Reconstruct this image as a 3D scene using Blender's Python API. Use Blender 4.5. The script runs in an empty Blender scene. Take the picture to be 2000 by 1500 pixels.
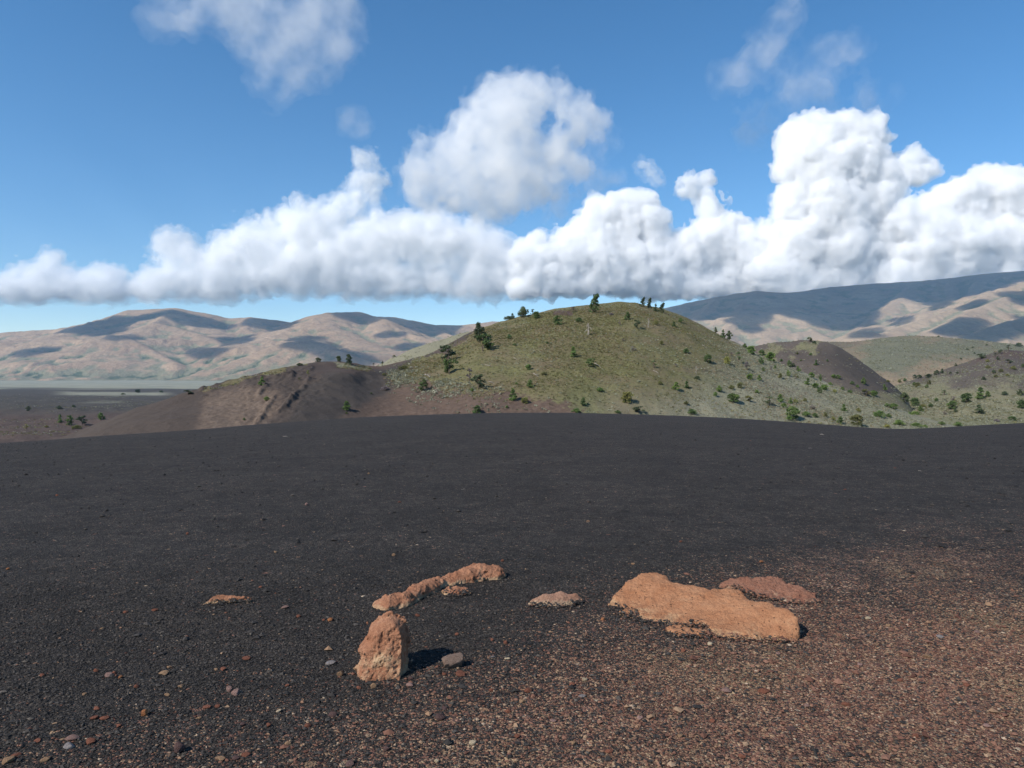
import bpy, math, random, time
import numpy as np
import openvdb
from mathutils import Vector, noise as mnoise
from mathutils.bvhtree import BVHTree
T0 = time.time()
S = bpy.context.scene
COL = S.collection
F = 1389.0          # focal length and horizon row of the photograph, in its own pixels
HV = 725.0
EYE = 1.65
SUN_EL = math.radians(39.0)
SUN_AZ = math.atan2(-0.61, -0.79)          # the sun stands behind the camera, to the left
TO_SUN = np.array([math.cos(SUN_AZ) * math.cos(SUN_EL), math.sin(SUN_AZ) * math.cos(SUN_EL), math.sin(SUN_EL)])


def at(u, v, Y):
    return np.array([(u - 1000.0) / F * Y, Y, EYE + (HV - v) / F * Y])


def interp(x, pts, k=1):
    xs = [p[0] for p in pts]
    return np.interp(x, xs, [p[k] for p in pts])


def smooth_interp(x, pts, k=1, w=6.0):
    """piecewise-linear curve with its corners rounded over about w units"""
    acc = 0.0
    for o, g in ((-1.5, .12), (-.75, .23), (0, .3), (.75, .23), (1.5, .12)):
        acc = acc + g * interp(x + o * w, pts, k)
    return acc


def sstep(a, b, x):
    t = np.clip((x - a) / (b - a), 0, 1)
    return t * t * (3 - 2 * t)


# ---------------------------------------------------------------- noise
_LAT = np.random.RandomState(7).rand(64, 64, 64).astype(np.float32) * 2 - 1


def vnoise(p, seed=0):
    """smooth lattice noise in -1..1; p is (N,3)"""
    p = np.asarray(p, dtype=np.float64) + np.array([seed * 13.71, seed * 7.13, seed * 3.37])
    i = np.floor(p)
    f = (p - i).astype(np.float32)
    f = f * f * f * (f * (f * 6 - 15) + 10)
    i = i.astype(np.int64) & 63
    j = (i + 1) & 63
    x0, y0, z0 = i[:, 0], i[:, 1], i[:, 2]
    x1, y1, z1 = j[:, 0], j[:, 1], j[:, 2]
    fx, fy, fz = f[:, 0], f[:, 1], f[:, 2]
    L = _LAT
    a = L[x0, y0, z0] * (1 - fx) + L[x1, y0, z0] * fx
    b = L[x0, y1, z0] * (1 - fx) + L[x1, y1, z0] * fx
    c = L[x0, y0, z1] * (1 - fx) + L[x1, y0, z1] * fx
    d = L[x0, y1, z1] * (1 - fx) + L[x1, y1, z1] * fx
    a = a * (1 - fy) + b * fy
    c = c * (1 - fy) + d * fy
    return a * (1 - fz) + c * fz


def fbm(p, octaves=4, seed=0, gain=.5, lac=2.03):
    p = np.asarray(p, dtype=np.float64)
    s, a, t = 0.0, 1.0, 0.0
    for o in range(octaves):
        s = s + a * vnoise(p, seed + o)
        t += a
        a *= gain
        p = p * lac
    return s / t * 1.6


def billow(p, octaves=4, seed=0, gain=.5, lac=2.1):
    p = np.asarray(p, dtype=np.float64)
    s, a, t = 0.0, 1.0, 0.0
    for o in range(octaves):
        s = s + a * np.abs(vnoise(p, seed + o))
        t += a
        a *= gain
        p = p * lac
    return s / t * 2.2


def xy3(x, y, z=0.0):
    x = np.asarray(x, float)
    return np.stack([x.ravel(), np.broadcast_to(y, x.shape).ravel(), np.full(x.size, z)], 1)


# ---------------------------------------------------------------- objects
def link(o, parent=None):
    COL.objects.link(o)
    if parent is not None:
        o.parent = parent
    return o


def tag(o, label=None, cat=None, group=None, kind=None):
    if label: o['label'] = label
    if cat: o['category'] = cat
    if group: o['group'] = group
    if kind: o['kind'] = kind
    return o


def make_mesh(name, verts, faces, mat=None, smooth=True, attrs=None, closed=False):
    me = bpy.data.meshes.new(name)
    verts = np.asarray(verts, dtype=np.float32)
    tris_quads = faces if isinstance(faces, (list, tuple)) else [faces]
    tris_quads = [np.asarray(f, dtype=np.int32) for f in tris_quads if len(f)]
    nl = sum(f.size for f in tris_quads)
    nf = sum(len(f) for f in tris_quads)
    me.vertices.add(len(verts))
    me.vertices.foreach_set('co', verts.ravel())
    me.loops.add(nl)
    me.loops.foreach_set('vertex_index', np.concatenate([f.ravel() for f in tris_quads]))
    me.polygons.add(nf)
    sizes = np.concatenate([np.full(len(f), f.shape[1], np.int32) for f in tris_quads])
    starts = np.concatenate([[0], np.cumsum(sizes)[:-1]]).astype(np.int32)
    me.polygons.foreach_set('loop_start', starts)
    me.update(calc_edges=True)
    me.validate()
    if closed:
        n = len(me.polygons)
        ar, ce, no = np.empty(n), np.empty(n * 3), np.empty(n * 3)
        me.polygons.foreach_get('area', ar)
        me.polygons.foreach_get('center', ce)
        me.polygons.foreach_get('normal', no)
        if (ar * (ce.reshape(-1, 3) * no.reshape(-1, 3)).sum(1)).sum() < 0:
            me.flip_normals()
    me.polygons.foreach_set('use_smooth', np.full(len(me.polygons), smooth))
    for k, a in (attrs or {}).items():
        at_ = me.attributes.new(k, 'FLOAT', 'POINT')
        at_.data.foreach_set('value', np.asarray(a, dtype=np.float32).ravel())
    if mat is not None:
        me.materials.append(mat)
    return me


def mesh_obj(name, me, parent=None, loc=(0, 0, 0)):
    o = bpy.data.objects.new(name, me)
    o.location = loc
    return link(o, parent)


def grid_faces(nr, nc):
    i = np.arange(nr * nc).reshape(nr, nc)
    return np.stack([i[:-1, :-1].ravel(), i[:-1, 1:].ravel(), i[1:, 1:].ravel(), i[1:, :-1].ravel()], 1)


def iso_mesh(field, origin, h, iso=0.0):
    """surface of a sampled field (negative inside)"""
    g = openvdb.FloatGrid(background=float(field.max()))
    g.copyFromArray(np.ascontiguousarray(field, dtype=np.float32))
    p, t, q = g.convertToPolygons(iso, 0.0)
    p = p * np.asarray(h) + np.asarray(origin)
    return p, [t, q[:, ::-1]] if len(t) else [q[:, ::-1]]


def field_grid(lo, hi, h):
    lo, hi = np.asarray(lo, float), np.asarray(hi, float)
    n = np.ceil((hi - lo) / h).astype(int) + 1
    ax = [lo[k] + np.arange(n[k]) * h for k in range(3)]
    return ax, tuple(n)


# ---------------------------------------------------------------- shader helper
class NT:
    def __init__(self, name, disp=False):
        self.m = bpy.data.materials.new(name)
        self.m.use_nodes = True
        self.t = self.m.node_tree
        self.t.nodes.clear()
        self.out = self.t.nodes.new('ShaderNodeOutputMaterial')

    def n(self, typ, ins=None, **kw):
        nd = self.t.nodes.new(typ)
        for k, v in kw.items():
            setattr(nd, k, v)
        for k, v in (ins or {}).items():
            s = nd.inputs[k]
            if isinstance(v, bpy.types.NodeSocket):
                self.t.links.new(v, s)
            else:
                s.default_value = v
        return nd

    def link(self, a, b):
        self.t.links.new(a, b)

    def noise(self, vec, scale, detail=4, rough=.55, dist=0.0):
        return self.n('ShaderNodeTexNoise', {'Vector': vec, 'Scale': scale, 'Detail': detail, 'Roughness': rough, 'Distortion': dist}).outputs['Fac']

    def voro(self, vec, scale, feature='F1', out='Distance', rand=1.0):
        nd = self.n('ShaderNodeTexVoronoi', {'Vector': vec, 'Scale': scale, 'Randomness': rand}, feature=feature)
        return nd.outputs[out]

    def ramp(self, fac, stops, interp_='LINEAR'):
        nd = self.n('ShaderNodeValToRGB', {'Fac': fac})
        cr = nd.color_ramp
        cr.interpolation = interp_
        while len(cr.elements) < len(stops):
            cr.elements.new(0.5)
        for e, (p, c) in zip(cr.elements, stops):
            e.position = p
            e.color = (c, c, c, 1) if isinstance(c, (int, float)) else (*c, 1)
        return nd.outputs['Color']

    def mix(self, fac, a, b, mode='MIX'):
        nd = self.t.nodes.new('ShaderNodeMix')
        nd.data_type = 'RGBA'
        nd.blend_type = mode
        for s, v in ((nd.inputs[0], fac), (nd.inputs[6], a), (nd.inputs[7], b)):
            if isinstance(v, bpy.types.NodeSocket):
                self.t.links.new(v, s)
            elif isinstance(v, (int, float)):
                s.default_value = v if s.type == 'VALUE' else (v, v, v, 1)
            else:
                s.default_value = (*v, 1)
        return nd.outputs[2]

    def math(self, op, a, b=0.0, clamp=False):
        nd = self.t.nodes.new('ShaderNodeMath')
        nd.operation = op
        nd.use_clamp = clamp
        for s, v in zip(nd.inputs, (a, b)):
            if isinstance(v, bpy.types.NodeSocket):
                self.t.links.new(v, s)
            else:
                s.default_value = v
        return nd.outputs[0]

    def attr(self, name):
        return self.n('ShaderNodeAttribute', attribute_name=name).outputs['Fac']

    def bump(self, h, strength=.5, dist=.02, normal=None):
        ins = {'Height': h, 'Strength': strength, 'Distance': dist}
        if normal is not None: ins['Normal'] = normal
        return self.n('ShaderNodeBump', ins).outputs['Normal']

    def surf(self, color, rough=.9, normal=None, spec=.2, **kw):
        ins = {'Base Color': color if isinstance(color, bpy.types.NodeSocket) else (*color, 1), 'Roughness': rough, 'Specular IOR Level': spec}
        if normal is not None: ins['Normal'] = normal
        ins.update(kw)
        b = self.n('ShaderNodeBsdfPrincipled', ins)
        self.link(b.outputs[0], self.out.inputs['Surface'])
        return self.m

    def geo(self):
        return self.n('ShaderNodeNewGeometry')

    def pos(self):
        return self.n('ShaderNodeNewGeometry').outputs['Position']

    def objco(self):
        return self.n('ShaderNodeTexCoord').outputs['Object']
# ---------------------------------------------------------------- camera, sun, sky
cam = bpy.data.cameras.new('camera')
cam.sensor_width = 36.0
cam.lens = 36.0 * F / 2000.0
cam.shift_y = (HV - 750.0) / 2000.0
cam.clip_start = .05
cam.clip_end = 200000.0
co = bpy.data.objects.new('camera', cam)
co.location = (0, 0, EYE)
co.rotation_euler = (math.pi / 2, 0, 0)
link(co)
S.camera = co

sun = bpy.data.lights.new('sun', 'SUN')
sun.energy = 4.6
sun.angle = math.radians(.53)
sun.color = (1.0, .94, .86)
so = bpy.data.objects.new('sun', sun)
so.rotation_euler = Vector(TO_SUN).to_track_quat('Z', 'Y').to_euler()
link(so)

W = bpy.data.worlds.new('World')
S.world = W
W.use_nodes = True
wt = W.node_tree
wt.nodes.clear()
sky = wt.nodes.new('ShaderNodeTexSky')
sky.sky_type = 'NISHITA'
sky.sun_disc = False
sky.sun_elevation = SUN_EL
sky.sun_rotation = math.pi / 2 - SUN_AZ
sky.altitude = 1800.0
sky.air_density = 1.0
sky.dust_density = .35
sky.ozone_density = 1.6
bg = wt.nodes.new('ShaderNodeBackground')
bg.inputs['Strength'].default_value = .132
wo = wt.nodes.new('ShaderNodeOutputWorld')
hs = wt.nodes.new('ShaderNodeHueSaturation')
hs.inputs['Saturation'].default_value = 1.30
hs.inputs['Hue'].default_value = .497
wt.links.new(sky.outputs[0], hs.inputs['Color'])
wt.links.new(hs.outputs[0], bg.inputs['Color'])
wt.links.new(bg.outputs[0], wo.inputs['Surface'])

S.view_settings.view_transform = 'Standard'
S.view_settings.look = 'None'
S.view_settings.exposure = 0.25
S.view_settings.gamma = 1.0
S.render.engine = 'CYCLES'
S.cycles.use_denoising = True
S.cycles.max_bounces = 30
S.cycles.diffuse_bounces = 2
S.cycles.glossy_bounces = 1
S.cycles.transmission_bounces = 2
S.cycles.transparent_max_bounces = 8
S.cycles.volume_bounces = 28
S.cycles.use_fast_gi = False
S.cycles.caustics_reflective = False
S.cycles.caustics_refractive = False
# ---------------------------------------------------------------- clouds
def cloud_mat(name, density, scale, lo=.36, hi=.56, detail=4.0, col=(1.0, 1.0, 1.0), soft=0.0):
    """vapour whose density breaks up into billows; lo..hi is the noise range over which it thickens"""
    m = bpy.data.materials.new(name)
    m.use_nodes = True
    t = m.node_tree
    t.nodes.clear()
    out = t.nodes.new('ShaderNodeOutputMaterial')
    v = t.nodes.new('ShaderNodeVolumePrincipled')
    v.inputs['Color'].default_value = (*col, 1)
    v.inputs['Anisotropy'].default_value = 0.0
    ge = t.nodes.new('ShaderNodeNewGeometry')
    nz = t.nodes.new('ShaderNodeTexNoise')
    nz.inputs['Scale'].default_value = scale
    nz.inputs['Detail'].default_value = detail
    nz.inputs['Roughness'].default_value = .6
    t.links.new(ge.outputs['Position'], nz.inputs['Vector'])
    mr = t.nodes.new('ShaderNodeMapRange')
    mr.interpolation_type = 'SMOOTHSTEP'
    mr.inputs['From Min'].default_value = lo
    mr.inputs['From Max'].default_value = hi
    mr.inputs['To Min'].default_value = soft * density
    mr.inputs['To Max'].default_value = density
    t.links.new(nz.outputs['Fac'], mr.inputs['Value'])
    t.links.new(mr.outputs['Result'], v.inputs['Density'])
    t.links.new(v.outputs[0], out.inputs['Volume'])
    return m


def cloud(label, Y, balls, density, h=4.0, amp=14.0, freq=1 / 38.0, oct_=4, depth=1.0, seed=1, holes=(), k=9.0, wisp=0.0, wfreq=1 / 60., aniso=.0, base=None, fill=None, group='clouds over the mountains', stretch=(1, 1, 1), shell=(7.0, -2.0, -14.0)):
    """balls are (u, v, r[, w]) in photo pixels at distance Y; the mesh is built there in metres"""
    if fill:
        rs0 = np.random.RandomState(seed + 5)
        balls = list(balls) + [(x, base - 20 + rs0.uniform(-8, 5), rs0.uniform(17, 30)) for x in np.arange(fill[0], fill[1], 21)]
    b = np.array([(q[0], q[1], q[2], (q[3] if len(q) > 3 else 0.0)) for q in balls], float)
    rs = np.random.RandomState(seed)
    pad = amp * 2 + 8
    lo = np.array([(b[:, 0] - b[:, 2]).min() - pad, (b[:, 3] - b[:, 2] * depth).min() - pad, (b[:, 1] - b[:, 2]).min() - pad])
    hi = np.array([(b[:, 0] + b[:, 2]).max() + pad, (b[:, 3] + b[:, 2] * depth).max() + pad, (b[:, 1] + b[:, 2]).max() + pad])
    ax, n = field_grid(lo, hi, h)
    U, Wd, V = np.meshgrid(*ax, indexing='ij')
    acc = np.zeros(n, np.float32)
    for (u, v, r, w) in b:
        s = [slice(max(0, int((c - q - 4 * k - pad - lo[i]) / h)), max(0, int((c + q + 4 * k + pad - lo[i]) / h) + 2)) for i, (c, q) in enumerate(((u, r), (w, r * depth), (v, r)))]
        s = tuple(s)
        d = np.sqrt((U[s] - u) ** 2 + ((Wd[s] - w) / depth) ** 2 + (V[s] - v) ** 2) - r
        acc[s] += np.exp(np.clip(-d / k, -30, 30)).astype(np.float32)
    d = (-k * np.log(acc + 1e-9)).astype(np.float32)
    for (u, v, r) in holes:
        e = r - np.sqrt((U - u) ** 2 + (V - v) ** 2)
        d = np.maximum(d, e.astype(np.float32))
    if base is not None:
        bw = fbm(np.stack([U[:, 0, 0] / 55., 0 * U[:, 0, 0], 0 * U[:, 0, 0] + seed], 1), 4, seed + 90) * 8 + fbm(np.stack([U[:, 0, 0] / 230., 0 * U[:, 0, 0], 0 * U[:, 0, 0] + seed], 1), 2, seed + 95) * 9
        fl = (V - base - bw[:, None, None]).astype(np.float32)
        d = np.maximum(d, fl)
    band = np.abs(d) < amp * 2.2 + wisp * 1.5 + 16
    P = np.stack([U[band] * stretch[0], Wd[band] * stretch[1], V[band] * stretch[2]], 1)
    e = d[band]
    if amp:
        Wp = np.stack([fbm(P / 70., 2, seed + 60), fbm(P / 70., 2, seed + 63), fbm(P / 70., 2, seed + 66)], 1) * 9
        Q = P + Wp
        fade = np.ones(len(Q)) if base is None else sstep(-4, 45, base - P[:, 2]) * .8 + .2
        e = e - amp * fade * (billow(Q * freq, oct_, seed, gain=.62) - .75)
        e = e - amp * .22 * fade * (billow(Q * freq * 3.1 + 9, 3, seed + 80, gain=.6) - .75)
    if wisp: e = e + wisp * fbm(P * wfreq, 5, seed + 20, gain=.6)
    veil = d.copy()
    veil[band] = e + .35 * (amp + wisp) * fbm(P * freq * 2.6, 4, seed + 40, gain=.65)
    d[band] = e
    s = Y / F

    def build(fld, iso, mat, c=None):
        p, f = iso_mesh(fld, lo, h, iso)
        X = np.stack([(p[:, 0] - 1000.0) * s, Y + p[:, 1] * s, EYE + (HV - p[:, 2]) * s], 1)
        if c is None: c = X.mean(0)
        return make_mesh('cloud', X - c, f, mat, closed=True), c
    mats = density if isinstance(density, tuple) else (density,)
    me, c = build(veil if len(mats) > 1 else d, shell[0] if len(mats) > 1 else 0.0, mats[0])
    o = mesh_obj('cloud', me, loc=c)
    tag(o, label, 'cloud', group)
    for i, mt in enumerate(mats[1:]):
        me, _ = build(d, shell[1 + i], mt, c)
        mesh_obj('dense_core', me, o)
    return o


M_CLOUD = (cloud_mat('cumulus_veil', .0022, 1 / 420., .34, .66, 5.0, soft=.1), cloud_mat('cumulus_vapour', .0036, 1 / 420., .32, .62, 5.0, soft=.2), cloud_mat('cumulus_core', .0065, 1 / 420., .3, .55, 4.0, soft=.4))
M_CRISP = (cloud_mat('bright_veil', .006, 1 / 300., .36, .6, 5.0, soft=.15), cloud_mat('bright_vapour', .009, 1 / 380., .33, .58, 5.0, soft=.3), cloud_mat('bright_core', .010, 1 / 330., .3, .5, 4.0, soft=.5))
M_SOFT = (cloud_mat('soft_veil', .0013, 1 / 280., .38, .66, 5.0, soft=.08), cloud_mat('soft_vapour', .0026, 1 / 300., .33, .6, 5.0, soft=.2))
M_THIN = (cloud_mat('thin_veil', .00055, 1 / 420., .30, .72, 6.0), cloud_mat('thin_vapour', .00105, 1 / 420., .34, .72, 6.0))
FAR = 17000.0
cloud('small low cumulus at the left end of the cloud bank, over the left mountains', FAR,
      [(0, 572, 22), (250, 570, 14), (275, 566, 18), (-30, 565, 30), (40, 556, 30), (88, 548, 40), (98, 512, 18), (135, 560, 32), (165, 560, 26), (200, 556, 33), (215, 538, 18), (226, 570, 18), (60, 572, 20)],
      M_CLOUD, h=3.4, amp=12, wisp=10, wfreq=1 / 24., seed=3, base=592, fill=(-20, 250))
cloud('long bank of cumulus with a hooked white spire on top', FAR,
      [(330, 478, 28), (358, 492, 18), (290, 553, 28), (340, 545, 38), (400, 532, 42), (450, 505, 42), (430, 550, 38), (500, 482, 46), (520, 540, 45), (560, 452, 42),
       (605, 440, 44), (590, 520, 55), (645, 432, 34), (660, 500, 55), (690, 540, 45), (480, 572, 16), (690, 385, 22), (712, 370, 22), (728, 345, 14), (716, 318, 11), (702, 308, 9), (676, 412, 22),
       (740, 480, 52), (800, 468, 50), (760, 445, 30), (860, 470, 52), (920, 480, 48), (780, 540, 38), (850, 545, 40), (930, 545, 40), (970, 500, 45), (1000, 545, 36), (1035, 540, 36)],
      M_CLOUD, h=3.4, amp=17, wisp=12, wfreq=1 / 26., shell=(9.0, -2.0, -16.0), seed=5, base=582, fill=(290, 1010))
cloud('bright white heaped cumulus just above the green hill summit', FAR - 600,
      [(1030, 505, 36), (1046, 472, 20), (1080, 520, 42), (1122, 475, 38), (1168, 432, 40), (1205, 412, 38), (1248, 425, 42), (1268, 450, 36), (1180, 510, 55), (1250, 520, 55),
       (1110, 550, 24), (1300, 550, 34), (1350, 492, 48), (1400, 478, 46), (1450, 492, 50), (1425, 445, 28), (1400, 415, 18), (1376, 395, 16), (1358, 362, 17), (1385, 350, 12), (1330, 372, 10), (1330, 550, 34), (1400, 550, 34), (1460, 545, 36), (1500, 470, 36), (1520, 520, 40), (1540, 560, 26)],
      M_CRISP, h=3.2, wisp=5, wfreq=1 / 24., amp=14, seed=8, base=580, fill=(1010, 1500), shell=(4.0, -2.0, -10.0))
cloud('tallest bright white cumulus tower, standing over the right mountains', FAR - 1200,
      [(1560, 275, 40), (1605, 255, 36), (1660, 246, 28), (1712, 233, 17), (1700, 268, 28), (1542, 330, 32), (1600, 320, 62), (1670, 320, 52), (1718, 350, 38), (1548, 400, 36), (1620, 400, 70),
       (1698, 400, 48), (1768, 322, 20), (1808, 332, 24), (1782, 298, 14), (1560, 470, 52), (1640, 480, 64), (1720, 470, 42), (1560, 545, 46), (1640, 545, 40), (1760, 345, 20), (1740, 530, 40), (1780, 545, 30), (1700, 560, 36), (1500, 530, 40)],
      M_CRISP, h=3.2, wisp=5, wfreq=1 / 24., amp=13, seed=11, base=586, fill=(1530, 1780), shell=(4.0, -2.0, -10.0))
cloud('broad white cumulus at the right edge, resting on the shadowed mountain', FAR - 1500,
      [(1762, 435, 40), (1820, 425, 45), (1880, 390, 44), (1932, 358, 34), (1965, 385, 52), (2020, 390, 55), (1800, 490, 55), (1880, 480, 64), (1960, 480, 64), (2040, 480, 64), (1750, 540, 38), (1850, 540, 40), (1950, 535, 44), (2060, 540, 50)],
      M_CRISP, h=3.2, wisp=5, wfreq=1 / 24., amp=14, seed=14, base=586, fill=(1740, 2080), shell=(4.0, -2.0, -10.0))
cloud('large soft greyish cloud floating highest in the middle of the sky', 9500.0,
      [(1032, 180, 34), (985, 203, 42), (1092, 198, 30), (1138, 212, 24), (932, 243, 50), (1000, 262, 62), (880, 292, 48), (832, 340, 42), (900, 348, 62), (985, 340, 70), (1062, 335, 50), (1100, 300, 28),
       (840, 368, 40), (900, 380, 34), (960, 386, 34), (1030, 378, 34), (1140, 248, 26), (1110, 340, 30), (1128, 290, 26), (1080, 290, 40), (1150, 225, 20)],
      M_SOFT, h=4, amp=12, freq=1 / 50., wisp=26, wfreq=1 / 46., seed=17, holes=[(1084, 238, 9), (1096, 246, 9)], group='soft clouds high in the sky', k=12)
cloud('thin translucent cloud cut by the top of the picture, left of centre', 9000.0,
      [(480, 20, 50), (560, 40, 70), (640, 30, 55), (520, 90, 45), (600, 100, 50), (550, 150, 42), (540, 185, 26), (400, 20, 40), (320, 10, 34), (440, -30, 60), (600, -40, 60), (680, 60, 30)],
      M_THIN, h=5, amp=0, wisp=38, wfreq=1 / 75., seed=21, group='soft clouds high in the sky', k=14, depth=.8, shell=(16., -6.))
cloud('faint ragged wisp of cloud above the tallest cumulus tower', 9000.0,
      [(1532, 45, 24), (1518, 82, 28), (1490, 115, 30), (1450, 142, 30), (1408, 162, 24), (1580, 140, 36), (1625, 105, 28), (1605, 190, 34), (1560, 165, 30), (1660, 95, 22), (1470, 255, 28), (1495, 232, 24), (1570, 225, 26), (1700, 190, 24), (1740, 185, 14), (1535, 8, 20)],
      M_THIN, h=4, amp=0, wisp=24, wfreq=1 / 45., seed=23, group='soft clouds high in the sky', k=10, depth=.8, shell=(10., -3.))
cloud('tiny pale puff hanging alone in the blue, left of the large soft cloud', 9200.0,
      [(690, 232, 20), (680, 245, 16), (705, 240, 16)], M_THIN, h=3, amp=0, wisp=14, wfreq=1 / 35., seed=25, group='soft clouds high in the sky', k=8)
cloud('small white scrap of cloud above the bright heaped cumulus', FAR - 800,
      [(1253, 322, 10), (1266, 336, 12), (1282, 350, 10)], M_SOFT, h=2.5, amp=7, freq=1 / 18., wisp=6, wfreq=1 / 18., seed=27, k=5)
cloud('veil of thin cloud joining the soft cloud to the heaped cumulus', 10500.0,
      [(1190, 275, 16), (1170, 300, 20), (1150, 330, 24), (1180, 345, 18), (1135, 370, 24), (1205, 330, 14), (1100, 400, 22)], M_THIN, h=4, amp=0, wisp=20, wfreq=1 / 40., seed=29, group='soft clouds high in the sky', k=9)
print('clouds', round(time.time() - T0, 1))
# ---------------------------------------------------------------- landforms
def poly_sdf(px, py, poly):
    """signed distance to a polygon (negative inside)"""
    poly = np.asarray(poly, float)
    px = np.asarray(px, float); py = np.asarray(py, float)
    d = np.full(px.shape, 1e18)
    ins = np.zeros(px.shape, bool)
    n = len(poly)
    for i in range(n):
        ax, ay = poly[i]; bx, by = poly[(i + 1) % n]
        ex, ey = bx - ax, by - ay
        wx, wy = px - ax, py - ay
        t = np.clip((wx * ex + wy * ey) / (ex * ex + ey * ey + 1e-12), 0, 1)
        d = np.minimum(d, (wx - ex * t) ** 2 + (wy - ey * t) ** 2)
        if abs(ey) > 1e-12:
            c = ((ay <= py) != (by <= py)) & (px < ex * (py - ay) / ey + ax)
            ins ^= c
    d = np.sqrt(d)
    return np.where(ins, -d, d)


def uv_of(P):
    return 1000 + P[:, 0] / P[:, 1] * F, HV - (P[:, 2] - EYE) / P[:, 1] * F


def mask(u, v, poly, soft=8.0, wob=6.0, P=None, f=.05, seed=0):
    d = poly_sdf(u, v, poly)
    if wob:
        d = d + wob * fbm(np.stack([u * f, v * f * 1.6, np.zeros_like(u)], 1), 4, seed)
    return 1 - sstep(-soft, soft, d)


# ---- black cinder field in the foreground
CREST = [(-900, 905), (-400, 888), (-200, 878), (0, 865), (100, 859), (200, 851), (300, 845), (400, 838), (500, 829), (600, 822), (700, 815), (800, 811), (900, 808), (1000, 806), (1100, 806),
         (1200, 808), (1300, 811), (1400, 815), (1500, 821), (1600, 828), (1700, 836), (1760, 838), (1820, 836), (1900, 831), (2000, 826), (2150, 819), (2400, 815), (2900, 812)]


def crest_k(u):
    a = (smooth_interp(u, CREST, 1, 22) - HV) / F
    return a * a / (4 * EYE)


def ground_z(X, Y):
    X = np.asarray(X, float); Y = np.asarray(Y, float)
    u = np.where(Y > .5, 1000 + X / np.maximum(Y, .5) * F, np.where(X > 0, 2900, -900))
    u = np.clip(u, -900, 2900)
    k = crest_k(u)
    Yc = np.sqrt(EYE / k)
    Yp = np.maximum(Y, 0)
    z = -k * Yp ** 2
    z = z - np.maximum(Yp - Yc * 1.12, 0) ** 2 * .006
    r = np.hypot(X, Y)
    am = 1 - sstep(22, 40, r)
    p = xy3(X, Y)
    z = z + (am * (.014 * vnoise(p * .9, 3) + .007 * vnoise(p * 2.3, 4)).reshape(X.shape))
    return z


az = np.concatenate([np.radians(np.linspace(40, 140, 760)), np.radians(np.linspace(140, 400, 120))[1:-1]])
rr = np.concatenate([np.geomspace(.25, 2.0, 14)[:-1], np.geomspace(2.0, 12, 150)[:-1], np.geomspace(12, 125, 130)])
A, R_ = np.meshgrid(az, rr, indexing='ij')
GX, GY = R_ * np.cos(A), R_ * np.sin(A)
GZ = ground_z(GX, GY)
na, nr = A.shape
idx = np.arange(na * nr).reshape(na, nr)
idn = np.roll(idx, -1, axis=0)
gf = np.stack([idx[:, :-1].ravel(), idx[:, 1:].ravel(), idn[:, 1:].ravel(), idn[:, :-1].ravel()], 1)
gv = np.stack([GX.ravel(), GY.ravel(), GZ.ravel()], 1)
hub = len(gv)
gv = np.vstack([gv, [[0, 0, 0]]])
gt = np.stack([idx[:, 0], idn[:, 0], np.full(na, hub)], 1)


RED_EDGE = [(-1500, 1560), (0, 1490), (300, 1440), (500, 1395), (700, 1345), (900, 1290), (1050, 1240), (1200, 1205), (1350, 1165), (1500, 1140), (1600, 1122), (1700, 1108), (1800, 1098), (2000, 1088), (2600, 1060)]


def red_amount(P):
    """share of red cinders in the gravel, 0..1, for points on the near ground"""
    Yq = np.maximum(P[:, 1], .6)
    u = 1000 + P[:, 0] / Yq * F
    v = HV + (EYE - P[:, 2]) / Yq * F
    e = smooth_interp(np.clip(u, -1500, 2600), RED_EDGE, 1, 30)
    d = (v - e)
    w1 = fbm(xy3(P[:, 0] * 1.1, P[:, 1] * 1.1), 3, 31)
    w2 = fbm(xy3(P[:, 0] * 3.1, P[:, 1] * 3.1), 3, 35)
    base = sstep(-110, 190, d + 45 * w1 + 22 * w2)
    cap = .36 + .42 * sstep(500, 1650, u)
    r = base * cap
    r = r + .012
    return np.clip(r, 0, 1)


red = red_amount(gv)
red[gv[:, 1] < 1.0] = .5
tanm = sstep(.1, .8, fbm(xy3(gv[:, 0] * .9 + 4, gv[:, 1] * .9), 3, 41)) * sstep(.3, .6, red)

m = NT('black_cinders')
p = m.pos()
warp = m.n('ShaderNodeTexNoise', {'Vector': p, 'Scale': 60.0, 'Detail': 2.0}).outputs['Color']
pw = m.n('ShaderNodeVectorMath', {0: p, 1: m.n('ShaderNodeVectorMath', {0: warp, 1: (.004, .004, .004)}, operation='MULTIPLY').outputs[0]}, operation='ADD').outputs[0]
RED = m.attr('red'); TAN = m.attr('tan')


def grain(scale, prob_scale):
    v = m.n('ShaderNodeTexVoronoi', {'Vector': pw, 'Scale': scale}, feature='F1')
    sep = m.n('ShaderNodeSeparateColor', {'Color': v.outputs['Color']})
    isred = m.math('LESS_THAN', sep.outputs[0], m.math('MULTIPLY', RED, prob_scale))
    val = sep.outputs[1]
    black = m.ramp(val, [(0, (.0115, .0094, .0077)), (.6, (.029, .0237, .0194)), (.93, (.050, .041, .0335)), (1, (.095, .077, .059))])
    rd = m.ramp(sep.outputs[2], [(0, (.085, .041, .030)), (.35, (.155, .076, .052)), (.6, (.20, .106, .073)), (.8, (.25, .155, .090)), (.95, (.31, .21, .128)), (1, (.42, .33, .23))])
    rd = m.mix(TAN, rd, m.ramp(sep.outputs[2], [(0, (.11, .066, .04)), (.5, (.22, .145, .078)), (1, (.36, .26, .145))]))
    return m.mix(isred, black, rd), v.outputs['Distance'], isred


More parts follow.
